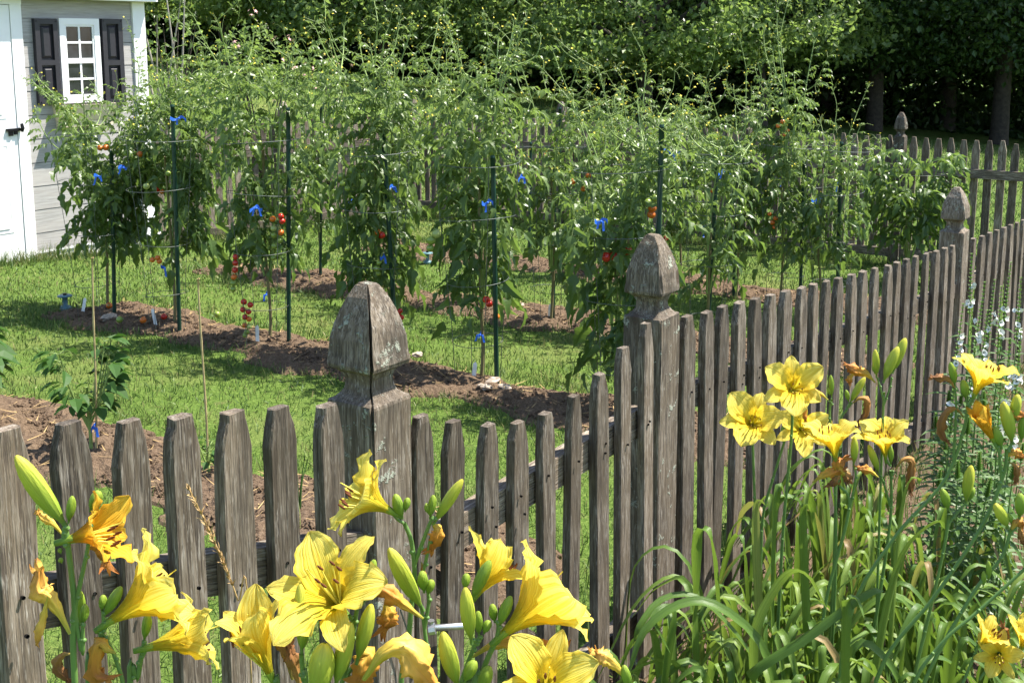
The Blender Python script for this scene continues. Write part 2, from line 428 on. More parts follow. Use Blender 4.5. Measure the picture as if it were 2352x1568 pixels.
def mat_grad(name, stops, rough=0.5, var=0.35):
    """colour along the local z axis (unit-length buds and wilted blooms)"""
    t = NT(name); oc = t.n('TexCoord').outputs['UV']; sep = t.n('SeparateXYZ'); t.l(oc, sep.inputs[0])
    rib = t.noise(t.mapping(oc, (9, 1.6, 1)), 1.5, 3, 0.6)
    c = t.ramp(sep.outputs[1], stops)
    c = t.mix(t.ramp(rib, [(0.38, (var, var, var)), (0.58, (0, 0, 0))]), c, tuple(x * 0.55 for x in stops[len(stops) // 2][1]))
    p = t.pbsdf(c, rough, t.bump(rib, 0.5, 0.003), 0, 0.35)
    tr = t.n('BsdfTranslucent'); t.l(c, tr.inputs[0]); mx = t.n('MixShader'); mx.inputs[0].default_value = 0.22
    t.l(p, mx.inputs[1]); t.l(tr.outputs[0], mx.inputs[2])
    return t.finish(mx.outputs[0])
M['bud'] = mat_grad('daylily_bud', [(0.0, (0.13, 0.24, 0.03)), (0.35, (0.30, 0.40, 0.04)), (0.8, (0.50, 0.54, 0.06)), (1.0, (0.62, 0.56, 0.07))])
M['bud_small'] = mat_grad('green_daylily_bud', [(0.0, (0.11, 0.22, 0.03)), (0.5, (0.20, 0.33, 0.035)), (1.0, (0.32, 0.42, 0.05))])
M['wilt'] = mat_grad('wilted_bloom', [(0.0, (0.30, 0.34, 0.04)), (0.25, (0.62, 0.44, 0.06)), (0.6, (0.60, 0.27, 0.04)), (1.0, (0.34, 0.11, 0.03))], 0.6)
M['wilt_dark'] = mat_grad('dried_brown_bloom', [(0.0, (0.28, 0.26, 0.06)), (0.3, (0.42, 0.22, 0.06)), (1.0, (0.16, 0.055, 0.025))], 0.7)
M['wilt_pale'] = mat_grad('fading_bloom', [(0.0, (0.35, 0.40, 0.05)), (0.3, (0.80, 0.58, 0.08)), (0.7, (0.84, 0.50, 0.10)), (1.0, (0.60, 0.24, 0.04))], 0.5)
M['white_flower'] = mat_plain('white_petal', (0.82, 0.80, 0.72), 0.5)
M['orange_flower'] = mat_plain('orange_petal', (0.75, 0.22, 0.03), 0.5)
M['pink_flower'] = mat_plain('pale_pink_petal', (0.60, 0.36, 0.32), 0.5)
M['straw'] = mat_plain('dry_straw', (0.36, 0.24, 0.10), 0.7)
M['dead_branch'] = mat_plain('pale_dead_wood', (0.34, 0.31, 0.26), 0.85)

# ------------------------------------------------------------------ the ground and the beds
def rows_q1(pts):
    return float(np.mean([q1(*G(u, v)[:2]) for u, v in pts]))
ROW = [rows_q1([(215, 1062), (478, 1118)]),
       rows_q1([(262, 738), (412, 770), (662, 798), (915, 850), (1142, 897)]),
       rows_q1([(735, 642), (1270, 745)]),
       rows_q1([(1690, 683), (1230, 600)])]
HALF = [0.30, 0.32, 0.32, 0.30]
# extent of each bed along q2
def q2at(u, v): p = G(u, v); return float(q2(p.x, p.y))
BED = [(1.75, 5.6), (1.8, q2at(110, 725)), (1.9, q2at(560, 605)), (1.9, q2at(880, 560))]

def bed_edge(x, y):
    """signed margin inside a bed: > 0 is soil"""
    a, b = q1(x, y), q2(x, y)
    w = 0.07 * np.sin(b * 3.1 + 0.5) + 0.05 * np.sin(b * 7.7 + a) + 0.03 * np.sin(b * 17.0 + 2 * a)
    best = np.full(np.shape(a), -9.0)
    for r, h, (b0, b1) in zip(ROW, HALF, BED):
        m = np.minimum(h + w - np.abs(a - r), np.minimum(b - b0 + w, b1 - b + w))
        best = np.maximum(best, m)
    return best

def ground_sheet():
    mb = MB()
    xs = np.unique(np.r_[np.linspace(-130, -14, 12), np.linspace(-14, 14, 57), np.linspace(14, 130, 12)])
    ys = np.unique(np.r_[np.linspace(-60, -3, 6), np.linspace(-3, 30, 80), np.linspace(30, 170, 12)])
    X, Y = np.meshgrid(xs, ys)
    mb.grid(np.dstack([X, Y, gz(X, Y)]))
    return tag(mb.obj('lawn', M['ground'], smooth=True), kind='structure')
ground_sheet()

BLV = np.array([(-1, 0, 0), (1, 0, 0), (-0.8, 0.5, 0.10), (0.8, 0.5, 0.10), (0, 1, 0.34)], float)
BLF = [np.array([(0, 1, 3, 2)]), np.array([(2, 3, 4)])]

def soil_bed(i):
    r, h, (b0, b1) = ROW[i], HALF[i], BED[i]
    rs = np.random.RandomState(40 + i)
    na, nb = 34, int((b1 - b0) / 0.035)
    a = np.linspace(r - h - 0.16, r + h + 0.16, na); b = np.linspace(b0 - 0.1, b1 + 0.1, nb)
    A, B = np.meshgrid(a, b); X = E1[0] * A + E2[0] * B; Y = E1[1] * A + E2[1] * B
    m = bed_edge(X, Y)
    n = rs.rand(*X.shape) * 0.02 + 0.015 * np.sin(A * 23 + B * 9) * np.sin(B * 19)
    Z = gz(X, Y) + np.where(m > -0.02, 0.012 + 0.028 * sst(0, 0.25, m) + n * sst(0, 0.08, m), -0.03)
    o = MB().grid(np.dstack([X, Y, Z])).obj('soil_bed', M['soil'], smooth=False)
    tag(o, kind='structure')
    # loose clods and pebbles on it
    k = 5000
    A = r + (rs.rand(k) * 2 - 1) * h; B = b0 + rs.rand(k) * (b1 - b0)
    X = E1[0] * A + E2[0] * B; Y = E1[1] * A + E2[1] * B; m = bed_edge(X, Y); ok = m > 0.02
    X, Y, m = X[ok], Y[ok], m[ok]; k = len(X)
    tv = np.array([(1,0,0),(-1,0,0),(0,1,0),(0,-1,0),(0,0,.7),(0,0,-.7)]); tf = np.array([(0,2,4),(2,1,4),(1,3,4),(3,0,4),(2,0,5),(1,2,5),(3,1,5),(0,3,5)])
    Yv = rs.randn(k, 3); S = 0.005 + 0.012 * rs.rand(k) ** 3
    Mx = frames(Yv, rs.randn(k, 3), S, np.c_[X, Y, gz(X, Y) + 0.02 + 0.028 * sst(0, 0.25, m)])
    c = MB().inst(tv, tf, Mx).obj('clods', M['soil'], o); c['kind'] = 'stuff'
    k = min(260, len(X)); sel = rs.permutation(len(X))[:k]; d = rs.randn(k, 3); d[:, 2] *= .12
    Mx = frames(d, np.tile([0, 0, 1.0], (k, 1)) + rs.randn(k, 3) * .2, 1.0, np.c_[X[sel], Y[sel], gz(X[sel], Y[sel]) + 0.036 + 0.028 * sst(0, 0.25, m[sel])])
    Mx[:, :3, 0] *= 0.002; Mx[:, :3, 1] *= (0.03 + 0.07 * rs.rand(k))[:, None]; Mx[:, :3, 2] *= 0.03
    c = MB().inst(BLV, BLF, Mx).obj('straw_litter', M['straw'], o); c['kind'] = 'stuff'
for i_ in range(4): soil_bed(i_)

# lily border soil outside the fence
def border():
    a = np.linspace(1.6, 8, 60); b = np.linspace(-0.3, 1.42, 30)
    A, B = np.meshgrid(a, b); X = E1[0] * A + E2[0] * B; Y = E1[1] * A + E2[1] * B
    rs = np.random.RandomState(3)
    Z = gz(X, Y) + 0.01 + 0.012 * rs.rand(*X.shape)
    tag(MB().grid(np.dstack([X, Y, Z])).obj('border_soil', M['soil'], smooth=False), kind='structure')
border()

# ------------------------------------------------------------------ grass
def blades(name, X, Y, Z, hgt, wid, rs, spread=0.55):
    n = len(X)
    ang = rs.rand(n) * 2 * math.pi; tilt = np.abs(rs.randn(n)) * spread
    up = np.c_[np.cos(ang) * np.sin(tilt), np.sin(ang) * np.sin(tilt), np.cos(tilt)]
    side = rs.randn(n, 3); side[:, 2] *= 0.2
    Mx = frames(up, side, 1.0, np.c_[X, Y, Z])
    Mx[:, :3, 0] *= wid[:, None]; Mx[:, :3, 1] *= hgt[:, None]; Mx[:, :3, 2] *= hgt[:, None]
    o = MB().inst(BLV, BLF, Mx).obj(name, M['grass'])
    return o

def lawn_grass():
    rs = np.random.RandomState(7)
    N = 900000
    A = 1.2 + rs.rand(N) * 9.6; B = C_F - 0.02 + rs.rand(N) * 8.4
    X = E1[0] * A + E2[0] * B; Y = E1[1] * A + E2[1] * B
    u = 1176 + X / np.maximum(Y, 0.1) * 2700
    dens = np.clip(9.0 / np.maximum(Y, 3.0), 0.9, 3.0) / 3.0
    patch = 0.72 + 0.28 * np.sin(X * 2.3 + 0.7 * Y) * np.sin(Y * 1.9 - X)
    m = bed_edge(X, Y)
    keep = (u > -150) & (u < 2500) & (rs.rand(N) < dens * 0.55 * patch * sst(-0.02, -0.12, m) ) 
    keep |= (u > -150) & (u < 2500) & (m < 0.03) & (m > -0.10) & (rs.rand(N) < 0.10)
    keep |= (u > -150) & (u < 2500) & (m > 0.0) & (rs.rand(N) < 0.004)
    shedm = (q2(X, Y) > 8.95) & (q1(X, Y) < 7.2)
    keep &= ~shedm
    X, Y = X[keep], Y[keep]; n = len(X)
    h = 0.020 + 0.026 * rs.rand(n) ** 1.5
    edge = (bed_edge(X, Y) > -0.14); h = np.where(edge, h * 1.7, h)
    w = 0.0013 + 0.0011 * rs.rand(n)
    w *= np.clip(Y / 5.0, 0.8, 2.0)
    o = blades('grass', X, Y, gz(X, Y), h, w, rs, 0.6)
    tag(o, 'short mown green grass growing between the garden beds', 'grass', kind='stuff')
    print('grass', n)
    # clumps of longer grass along fence lines and shed foot, and in the lily border
    pts = []
    for a0, b0, a1, b1, k, wd in ((1.3, C_F + 0.02, 8.5, C_F + 0.02, 2500, 0.10), (10.25, 1.4, 10.25, 8.4, 5000, 0.12), (7.1, 8.95, 10.3, 8.3, 2500, 0.12), (5.0, 8.9, 7.2, 8.9, 2500, 0.08), (2.2, 0.55, 7.5, 0.45, 9000, 0.55)):
        t = rs.rand(k); A = a0 + (a1 - a0) * t + rs.randn(k) * wd * 0.5; B = b0 + (b1 - b0) * t + rs.randn(k) * wd
        pts.append(np.c_[A, B])
    Q = np.vstack(pts); X = E1[0] * Q[:, 0] + E2[0] * Q[:, 1]; Y = E1[1] * Q[:, 0] + E2[1] * Q[:, 1]
    ok = (Y > 1.6) & ~((q2(X, Y) > 8.99) & (q1(X, Y) < 7.2)); X, Y = X[ok], Y[ok]; n = len(X)
    o = blades('long_grass', X, Y, gz(X, Y), 0.05 + 0.13 * rs.rand(n) ** 2, 0.0018 + 0.0012 * rs.rand(n), rs, 0.5)
    tag(o, 'longer uncut grass along the fences and in the lily border', 'grass', kind='stuff')
    # meadow behind the garden, coarser
    n = 90000
    Y = 9 + 17 * rs.rand(n); X = (rs.rand(n) - 0.5) * Y * 1.0
    ok = (q1(X, Y) > 10.5) | ((q2(X, Y) > 8.6) & (q1(X, Y) > 7.3) & (q2(X, Y) > 9.0)); X, Y = X[ok], Y[ok]; n = len(X)
    o = blades('far_grass', X, Y, gz(X, Y), 0.03 + 0.05 * rs.rand(n), 0.004 + 0.003 * rs.rand(n), rs, 0.6)
    tag(o, 'mown lawn grass beyond the back fence', 'grass', kind='stuff')
lawn_grass()

# ------------------------------------------------------------------ shed
def build_shed():
    SP = 9.0
    def sz(u, v):                      # pixel on the wall plane -> along-wall coordinate, height
        p = HP(u, v, SP); return float(q1(p.x, p.y)), p.z
    s_corner = sz(326, 250)[0]; z0 = gzf(*xy(s_corner, SP)) + 0.0
    s_left = 3.9
    org = xy(s_corner, SP)
    root = thing('garden_shed', (org[0], org[1], z0), 'grey whitewashed garden shed with white trim and door at left edge', 'shed', rz=ANG1)
    # local: x along wall (negative to the left), y into the shed, z up
    L = lambda u, v: (sz(u, v)[0] - s_corner, sz(u, v)[1] - z0)
    top = L(330, 6)[1]
    left = s_left - s_corner
    depth = 2.3
    def part(name, a, b, mat, parent=root, rot=(0, 0, 0)):
        c = [(x + y) / 2 for x, y in zip(a, b)]; h = [(y - x) / 2 for x, y in zip(a, b)]
        mb = MB(); mb.box([-x for x in h], h)
        return mb.obj(name, mat, parent, c, rot=rot)
    # inner core (closed body)
    part('wall_core', (left, 0.03, 0.14), (-0.01, depth, top), M['siding'])
    # siding boards between door trim and corner trim
    x_t1 = L(61, 250)[0]; x_c0 = L(312, 250)[0] ; x_c1 = L(340, 250)[0]
    zl = [L(100, 44)[1]]; pitch = zl[0] - L(100, 99.5)[1]
    zt = zl[0]; z = zt
    part('siding_board', (x_t1, -0.001, zt + 0.004), (x_c0, 0.028, top), M['siding'])
    while z > 0.16:
        lo = max(z - pitch, 0.13)
        b = part('siding_board', (x_t1, -0.0, lo + 0.005), (x_c0, 0.028, z), M['siding']); b.rotation_euler = (math.radians(-1.0), 0, 0)
        z -= pitch
    part('corner_trim', (x_c0 + 0.002, -0.022, 0.10), (x_c1, 0.06, top), M['white_paint'])
    x_d = L(34, 250)[0]
    part('door_trim', (x_d + 0.004, -0.02, 0.05), (x_t1 - 0.002, 0.06, top - 0.05), M['white_paint'])
    part('frieze_board', (left, -0.024, top - 0.05), (x_t1 + 0.0, 0.03, top - 0.004), M['white_paint'])
    # side wall boards facing away on the right
    for k in range(9):
        zb = 0.14 + k * 0.215
        part('siding_board', (-0.012, 0.07, zb), (0.012, depth, min(zb + 0.21, top)), M['siding'])
    # door with raised panels
    x_d0 = x_d - 0.86
    d = part('door', (x_d0, -0.012, 0.04), (x_d, 0.028, top - 0.055), M['white_paint'])
    dl = lambda x, z: (x - (x_d0 + x_d) / 2, z - (0.04 + top - 0.055) / 2)
    zp = [(L(20, 115)[1], L(20, 272)[1]), (L(20, 330)[1], L(20, 535)[1])]
    for k, (za, zb) in enumerate(zp):
        for xa, xb in ((x_d - 0.34, x_d - 0.09), (x_d0 + 0.09, x_d0 + 0.34)):
            (px0, pz1), (px1, pz0) = dl(xa, za), dl(xb, zb)
            for inset, y, hh in ((0, -0.024, 0.012), (0.035, -0.030, 0.012)):
                mb = MB()
                if inset == 0:   # moulding frame as four bars
                    for a, b in (((px0, y, pz0), (px1, y + hh, pz0 + 0.018)), ((px0, y, pz1 - 0.018), (px1, y + hh, pz1)), ((px0, y, pz0 + 0.018), (px0 + 0.018, y + hh, pz1 - 0.018)), ((px1 - 0.018, y, pz0 + 0.018), (px1, y + hh, pz1 - 0.018))): mb.box(a, b)
                    mb.obj('panel_moulding', M['white_paint'], d)
                else:
                    mb.box((px0 + inset, y, pz0 + inset), (px1 - inset, y + hh + 0.002, pz1 - inset)); mb.obj('door_panel', M['white_paint'], d)
    # black latch handle
    hx, hz = dl(*L(30, 298)); mb = MB()
    mb.box((hx - 0.075, -0.045, hz - 0.012), (hx + 0.05, -0.022, hz + 0.012))
    mb.box((hx - 0.055, -0.04, hz - 0.05), (hx - 0.02, -0.022, hz - 0.012)); mb.box((hx - 0.005, -0.04, hz - 0.04), (hx + 0.02, -0.022, hz - 0.012))
    mb.tube([(hx + 0.055, -0.05, hz - 0.02), (hx + 0.06, -0.055, hz + 0.01), (hx + 0.055, -0.05, hz + 0.05)], [0.012, 0.016, 0.013], 8)
    mb.obj('handle', M['black_metal'], d)
    # window
    xa, zt_ = L(130, 43); xb, zb_ = L(233, 232); zt_ = L(180, 43)[1]; zb_ = L(180, 236)[1]
    fr = MB(); t = 0.055
    for a, b in (((xa, -0.03, zb_), (xb, 0.0, zb_ + t)), ((xa, -0.03, zt_ - t), (xb, 0.0, zt_)), ((xa, -0.03, zb_ + t), (xa + t, 0.0, zt_ - t)), ((xb - t, -0.03, zb_ + t), (xb, 0.0, zt_ - t))): fr.box(a, b)
    w = fr.obj('window', M['white_paint'], root)
    xi, xj, zi, zj = xa + t, xb - t, zb_ + t, zt_ - t
    inner = MB(); t2 = 0.016
    for a, b in (((xi, -0.022, zi), (xj, -0.004, zi + t2)), ((xi, -0.022, zj - t2), (xj, -0.004, zj)), ((xi, -0.022, zi + t2), (xi + t2, -0.004, zj - t2)), ((xj - t2, -0.022, zi + t2), (xj, -0.004, zj - t2))): inner.box(a, b)
    inner.obj('window_sash', M['white_paint'], w)
    zm = (zi + zj) / 2
    MB().box((xi + t2, -0.024, zm - 0.022), (xj - t2, -0.006, zm + 0.022)).obj('meeting_rail', M['white_paint'], w)
    xm = (xi + xj) / 2
    for za, zb in ((zi + t2, zm - 0.022), (zm + 0.022, zj - t2)):
        MB().box((xm - 0.009, -0.018, za), (xm + 0.009, -0.007, zb)).obj('muntin', M['white_paint'], w)
        zc = (za + zb) / 2
        for x0, x1 in ((xi + t2, xm - 0.009), (xm + 0.009, xj - t2)):
            MB().box((x0, -0.0165, zc - 0.009), (x1, -0.0075, zc + 0.009)).obj('muntin', M['white_paint'], w)
            for zz0, zz1 in ((za, zc - 0.009), (zc + 0.009, zb)):
                MB().box((x0, -0.010, zz0), (x1, -0.006, zz1)).obj('pane', M['glass'], w)
    # shutters
    for ua, ub in ((78, 131), (232, 279)):
        x0 = L(ua, 140)[0]; x1 = L(ub, 140)[0] - 0.004
        za = L((ua + ub) / 2, 240)[1]; zb = L((ua + ub) / 2, 44)[1]
        mb = MB(); fw = 0.045; zc = za + (zb - za) * 0.49
        for a, b in (((x0, -0.045, za), (x1, -0.002, za + fw)), ((x0, -0.045, zb - fw), (x1, -0.002, zb)), ((x0, -0.045, za + fw), (x0 + fw, -0.002, zb - fw)), ((x1 - fw, -0.045, za + fw), (x1, -0.002, zb - fw)), ((x0 + fw, -0.045, zc - fw / 2), (x1 - fw, -0.002, zc + fw / 2)), ((x0 + fw, -0.018, za + fw), (x1 - fw, -0.004, zc - fw / 2)), ((x0 + fw, -0.018, zc + fw / 2), (x1 - fw, -0.004, zb - fw))): mb.box(a, b)
        s = mb.obj('shutter', M['black_shutter'], root)
        for pa, pb in ((za + fw, zc - fw / 2), (zc + fw / 2, zb - fw)):
            g = 0.014; h = 0.022
            a0, a1, c0, c1 = x0 + fw + g, x1 - fw - g, pa + g, pb - g
            v = [(a0, -0.019, c0), (a1, -0.019, c0), (a1, -0.019, c1), (a0, -0.019, c1), (a0 + h, -0.038, c0 + h), (a1 - h, -0.038, c0 + h), (a1 - h, -0.038, c1 - h), (a0 + h, -0.038, c1 - h)]
            MB().add(v, [np.array([(4, 5, 6, 7), (0, 1, 5, 4), (1, 2, 6, 5), (2, 3, 7, 6), (3, 0, 4, 7)])]).obj('raised_panel', M['black_shutter'], s)
        for bx in (x0 + 0.015, x1 - 0.015):
            for bz in (za + 0.02, zb - 0.02):
                MB().tube([(bx, -0.0455, bz), (bx, -0.05, bz)], [0.006, 0.005], 8).obj('screw', M['black_metal'], s)
    # window box: two tapered boards
    x0 = L(119, 250)[0]; x1 = L(245, 250)[0]; zt = L(150, 240)[1]; zb = L(150, 290)[1]
    mb = MB()
    mb.add([(x0, -0.19, zt), (x1, -0.19, zt), (x1 - 0.03, -0.13, zb + 0.05), (x0 + 0.03, -0.13, zb + 0.05), (x0, -0.17, zt), (x1, -0.17, zt), (x1 - 0.03, -0.11, zb + 0.05), (x0 + 0.03, -0.11, zb + 0.05)],
           [np.array([(0, 3, 2, 1), (4, 5, 6, 7), (0, 1, 5, 4), (3, 7, 6, 2), (0, 4, 7, 3), (1, 2, 6, 5)])])
    wb = mb.obj('window_box', M['cedar'], root)
    for x, sx in ((x0, 1), (x1, -1)):
        v = [(x, -0.19, zt), (x, -0.002, zt), (x + sx * 0.03, -0.002, zb + 0.05), (x + sx * 0.03, -0.13, zb + 0.05)]
        v2 = [(a + sx * 0.018, b, c) for a, b, c in v]
        MB().add(v + v2, [np.array([(0, 1, 2, 3), (7, 6, 5, 4), (0, 4, 5, 1), (2, 6, 7, 3), (3, 7, 4, 0), (1, 5, 6, 2)])]).obj('end_board', M['cedar'], wb)
    MB().box((x0 + 0.03, -0.125, zb), (x1 - 0.03, -0.002, zb + 0.048)).obj('bracket_board', M['cedar'], wb)
    MB().box((x0 + 0.035, -0.165, zt - 0.05), (x1 - 0.035, -0.006, zt - 0.03)).obj('potting_soil', M['soil'], wb)
    # eave, fascia, roof
    mb = MB(); mid = depth / 2; e = 0.12
    part('fascia', (left - 0.1, -e - 0.02, top + 0.004), (x_c1 + 0.06, -e, top + 0.10), M['white_paint'])
    part('soffit', (left - 0.1, -e + 0.001, top + 0.002), (x_c1 + 0.05, 0.03, top + 0.02), M['white_paint'])
    x0r, x1r = left - 0.12, x_c1 + 0.07
    v = [(x0r, -e - 0.05, top + 0.09), (x1r, -e - 0.05, top + 0.09), (x1r, mid, top + 0.95), (x0r, mid, top + 0.95), (x0r, depth + e, top + 0.09), (x1r, depth + e, top + 0.09)]
    v2 = [(a, b, c + 0.03) for a, b, c in v]
    mb.add(v + v2, [np.array([(0, 1, 2, 3), (3, 2, 5, 4), (6, 9, 8, 7), (9, 10, 11, 8), (0, 6, 7, 1), (4, 5, 11, 10), (0, 3, 9, 6), (3, 4, 10, 9), (1, 7, 8, 2), (2, 8, 11, 5)])])
    mb.obj('roof', M['roof'], root)
    for x in (left + 0.02, -0.03):
        MB().add([(x, 0.0, top), (x, depth, top), (x, mid, top + 0.9), (x + 0.02, 0.0, top), (x + 0.02, depth, top), (x + 0.02, mid, top + 0.9)], [np.array([(0, 1, 2), (3, 5, 4)]), np.array([(0, 2, 5, 3), (1, 4, 5, 2)])]).obj('gable_wall', M['siding'], root)
    # white diagonal lattice skirt under the siding
    MB().box((left, 0.02, -0.02), (x_c1, 0.03, 0.13)).obj('skirt_backing', M['black_metal'], root)
    x = x_t1 - 0.1
    while x < x_c1 + 0.02:
        for sgn in (1, -1):
            b = MB().box((-0.011, -0.003, -0.10), (0.011, 0.003, 0.10)).obj('lattice_slat', M['white_paint'], root, (x, 0.012 - 0.004 * sgn, 0.065), rot=(0, sgn * math.radians(45), 0))
        x += 0.062
    MB().box((x_t1, -0.006, 0.118), (x_c1, 0.02, 0.135)).obj('base_trim', M['white_paint'], root)
build_shed()

# ------------------------------------------------------------------ fences
def picket_mesh(L, w, t, seed, top=0.5, taper=0.075, rings=None):
    """chamfered picket, tapered to a flat tip; origin at the top centre, hangs to -L"""
    rs = random.Random(seed)
    zs = [0, -0.012, -taper * 0.4, -taper * 0.75, -taper * 1.1, -0.2, -0.4, -0.65, -L] if rings is None else rings
    ws = [top, top + 0.06, top + 0.26, top + 0.42, 0.99, 1.0, 1.0, 1.0, 1.0] if rings is None else [top, 1.0, 1.0]
    mb = MB(); V = []
    ch = 0.10
    for i, (z, k) in enumerate(zip(zs, ws)):
        hw = w / 2 * min(k, 1.0) * (1 + rs.uniform(-0.035, 0.035)); ht = t / 2 * (0.93 if i == 0 else 1.0) * (1 + rs.uniform(-0.05, 0.05))
        ox = rs.uniform(-1, 1) * w * 0.02; c = min(hw, ht) * (ch + 0.08 * rs.random()) * 2
        if rings is None:
            V += [(ox + a, b, z + (rs.uniform(-0.0015, 0.0015) if i == 0 else 0)) for a, b in ((-hw + c, -ht), (hw - c, -ht), (hw, -ht + c), (hw, ht - c), (hw - c, ht), (-hw + c, ht), (-hw, ht - c), (-hw, -ht + c))]
        else:
            V += [(ox + a, b, z) for a, b in ((-hw, -ht), (hw, -ht), (hw, ht), (-hw, ht))]
    k = 8 if rings is None else 4; n = len(zs)
    f = [(i * k + j, (i + 1) * k + j, (i + 1) * k + (j + 1) % k, i * k + (j + 1) % k) for i in range(n - 1) for j in range(k)]
    mb.add(V, [np.array(f), np.array([list(range(k))]), np.array([list(range((n - 1) * k, n * k))[::-1]])])
    return mb.mesh('picket', M['wood_z'])

def post_mesh(s, body, crack=False, seed=0, coarse=False):
    """square post with a cove neck and a gothic acorn cap cut from the solid; origin at its top"""
    rs = random.Random(seed); h = s / 2
    prof = [(0.0, .22), (-.004, .28), (-.022, .48), (-.045, .67), (-.07, .82), (-.095, .92), (-.12, .975), (-.14, 1.0), (-.147, .985), (-.152, .80), (-.158, .66), (-.168, .585), (-.178, .57), (-.188, .60), (-.197, .70), (-.204, .84), (-.208, .99), (-.214, 1.0), (-.32, 1.0), (-.5, 1.0), (-body, 1.0)]
    sc = 1.0
    V = []; 
    for i, (z, k) in enumerate(prof):
        a = h * k * (1 + rs.uniform(-.012, .012)); c = max(a * (0.10 if z > -0.21 else 0.06), 0.001)
        zz = z * sc if z > -0.3 else z
        j = lambda: rs.uniform(-0.0012, 0.0012)
        dep = (0.34 if z > -0.15 else 0.22) * a
        corner = [(a, -a + c), (a, -a + c * 1.02), (a - c, -a)] if not crack else None
        ring = []
        for q in range(4):
            sx, sy = ((-1, -1), (1, -1), (1, 1), (-1, 1))[q]
            if crack and q == 0 and z > -0.215:
                g = 0.075 * a + 0.0008
                pts = [(-a, -a + g), (-a + dep, -a + dep), (-a + g, -a)]
            else:
                pts = [(sx * a, sy * (a - c)), (sx * (a - c * .5), sy * (a - c * .5)), (sx * (a - c), sy * a)]
                if q in (1, 3): pts = pts[::-1]
            ring += pts
        # order: corner0 from left side to front, etc.
        V += [(x + j(), y + j(), zz + j() * (1.5 if i < 2 else .5)) for x, y in ring]
    k = 12; n = len(prof)
    f = [(i * k + j, (i + 1) * k + j, (i + 1) * k + (j + 1) % k, i * k + (j + 1) % k) for i in range(n - 1) for j in range(k)]
    mb = MB(); mb.add(V, [np.array(f), np.array([list(range(k))])])
    return mb.mesh('post', M['wood_post'])

PW, PT = 0.053, 0.021
def fence_frame(name, o, label, cat='fence', ang=ANG1):
    return thing(name, (o[0], o[1], gzf(o[0], o[1])), label, cat, rz=ang)

def put(root, me, name, wpos, rot=(0, 0, 0)):
    """place a mesh at a world position under a z-rotated thing"""
    mi = Matrix.Rotation(-root.rotation_euler.z, 4, 'Z') @ Matrix.Translation(-Vector(root.location))
    return ob(name, me, root, mi @ Vector(wpos), rot)

def rail(root, a, b, w=0.034, h=0.066, name='rail', mat='wood_x', seed=0):
    """rail between two world points (top edge centre)"""
    a, b = Vector(a), Vector(b); L = (b - a).length
    rs = random.Random(seed); mb = MB(); V = []; n = 7
    for i in range(n):
        x = -L / 2 + L * i / (n - 1)
        jy, jz = rs.uniform(-.0015, .0015), rs.uniform(-.002, .002)
        for y, z in ((-w / 2, -h), (w / 2, -h), (w / 2, 0), (-w / 2, 0)): V.append((x, y + jy, z + jz))
    f = [(i * 4 + j, i * 4 + (j + 1) % 4, (i + 1) * 4 + (j + 1) % 4, (i + 1) * 4 + j) for i in range(n - 1) for j in range(4)] + [(3, 2, 1, 0), (n * 4 - 4, n * 4 - 3, n * 4 - 2, n * 4 - 1)]
    mb.add(V, [np.array(f)])
    mid = (a + b) / 2; d = b - a
    mi = Matrix.Rotation(-root.rotation_euler.z, 4, 'Z') @ Matrix.Translation(-Vector(root.location))
    dl = mi.to_3x3() @ d
    o = mb.obj(name, M[mat], root, mi @ mid)
    o.rotation_euler = (0, -math.atan2(dl.z, math.hypot(dl.x, dl.y)), math.atan2(dl.y, dl.x))
    return o

def nail_holes(root, wpos, k, seed): pass

LEFT_P = [(12, 984), (155, 970), (295, 965), (412, 955), (532, 945), (638, 935), (750, 930)]
GATE_P = [(965, 955), (1040, 967), (1120, 975), (1188, 970), (1252, 948), (1318, 908), (1375, 858), (1430, 798), (1483, 742)]
RIGHT_P = [(1577, 725), (1623, 716), (1659, 703), (1698, 694), (1734, 685), (1769, 677), (1804, 668), (1841, 660), (1868, 652), (1898, 645), (1925, 638), (1956, 630), (1982, 623), (2009, 615), (2040, 609), (2060, 602), (2082, 595), (2103, 588), (2127, 582), (2150, 576), (2170, 569), (2187, 564)]
END_P = [(2236, 547), (2256, 542), (2273, 534), (2290, 528), (2306, 522), (2321, 516), (2336, 511), (2350, 505), (2364, 500), (2378, 495)]

NAIL_HOLE = MB().tube([(0, 0, 0.0012), (0, 0, -0.003)], [0.0028, 0.0026], 7).mesh('nail', M['black_metal'])  # small dark discs drawn in place of the shaded nail holes
def pickets(root, L, seed, lean, wid=PW, plane=C_F, length=None, rz=None):
    rs = random.Random(seed)
    for i, (u, v) in enumerate(L):
        p = HP(u, v, plane)
        g = gzf(p.x, p.y)
        ln = (p.z - g - 0.05) if length is None else length
        me = picket_mesh(ln, wid * rs.uniform(0.94, 1.08), PT * rs.uniform(0.9, 1.1), seed * 100 + i, rs.uniform(0.48, 0.58), rs.uniform(0.07, 0.09))
        for off in (-.014, -.046):
            zz = rz[0].z + (rz[1].z - rz[0].z) * (q1(p.x, p.y) - q1(rz[0].x, rz[0].y)) / (q1(rz[1].x, rz[1].y) - q1(rz[0].x, rz[0].y)) + off
            dz = zz - p.z
            q = Vector((p.x - E2[0] * (PT / 2 + 0.0012) + E1[0] * rs.uniform(-.3, .3) * wid, p.y - E2[1] * (PT / 2 + 0.0012) + E1[1] * rs.uniform(-.3, .3) * wid, zz + rs.uniform(-.012, .012)))
            q.x += E1[0] * lean * -dz * -1; q.y += E1[1] * lean * -dz * -1
            put(root, NAIL_HOLE, 'nail', q, (math.pi / 2, 0, 0))
        put(root, me, 'picket', p, (rs.uniform(-0.02, 0.02), lean + rs.uniform(-0.012, 0.012), rs.uniform(-0.06, 0.06)))

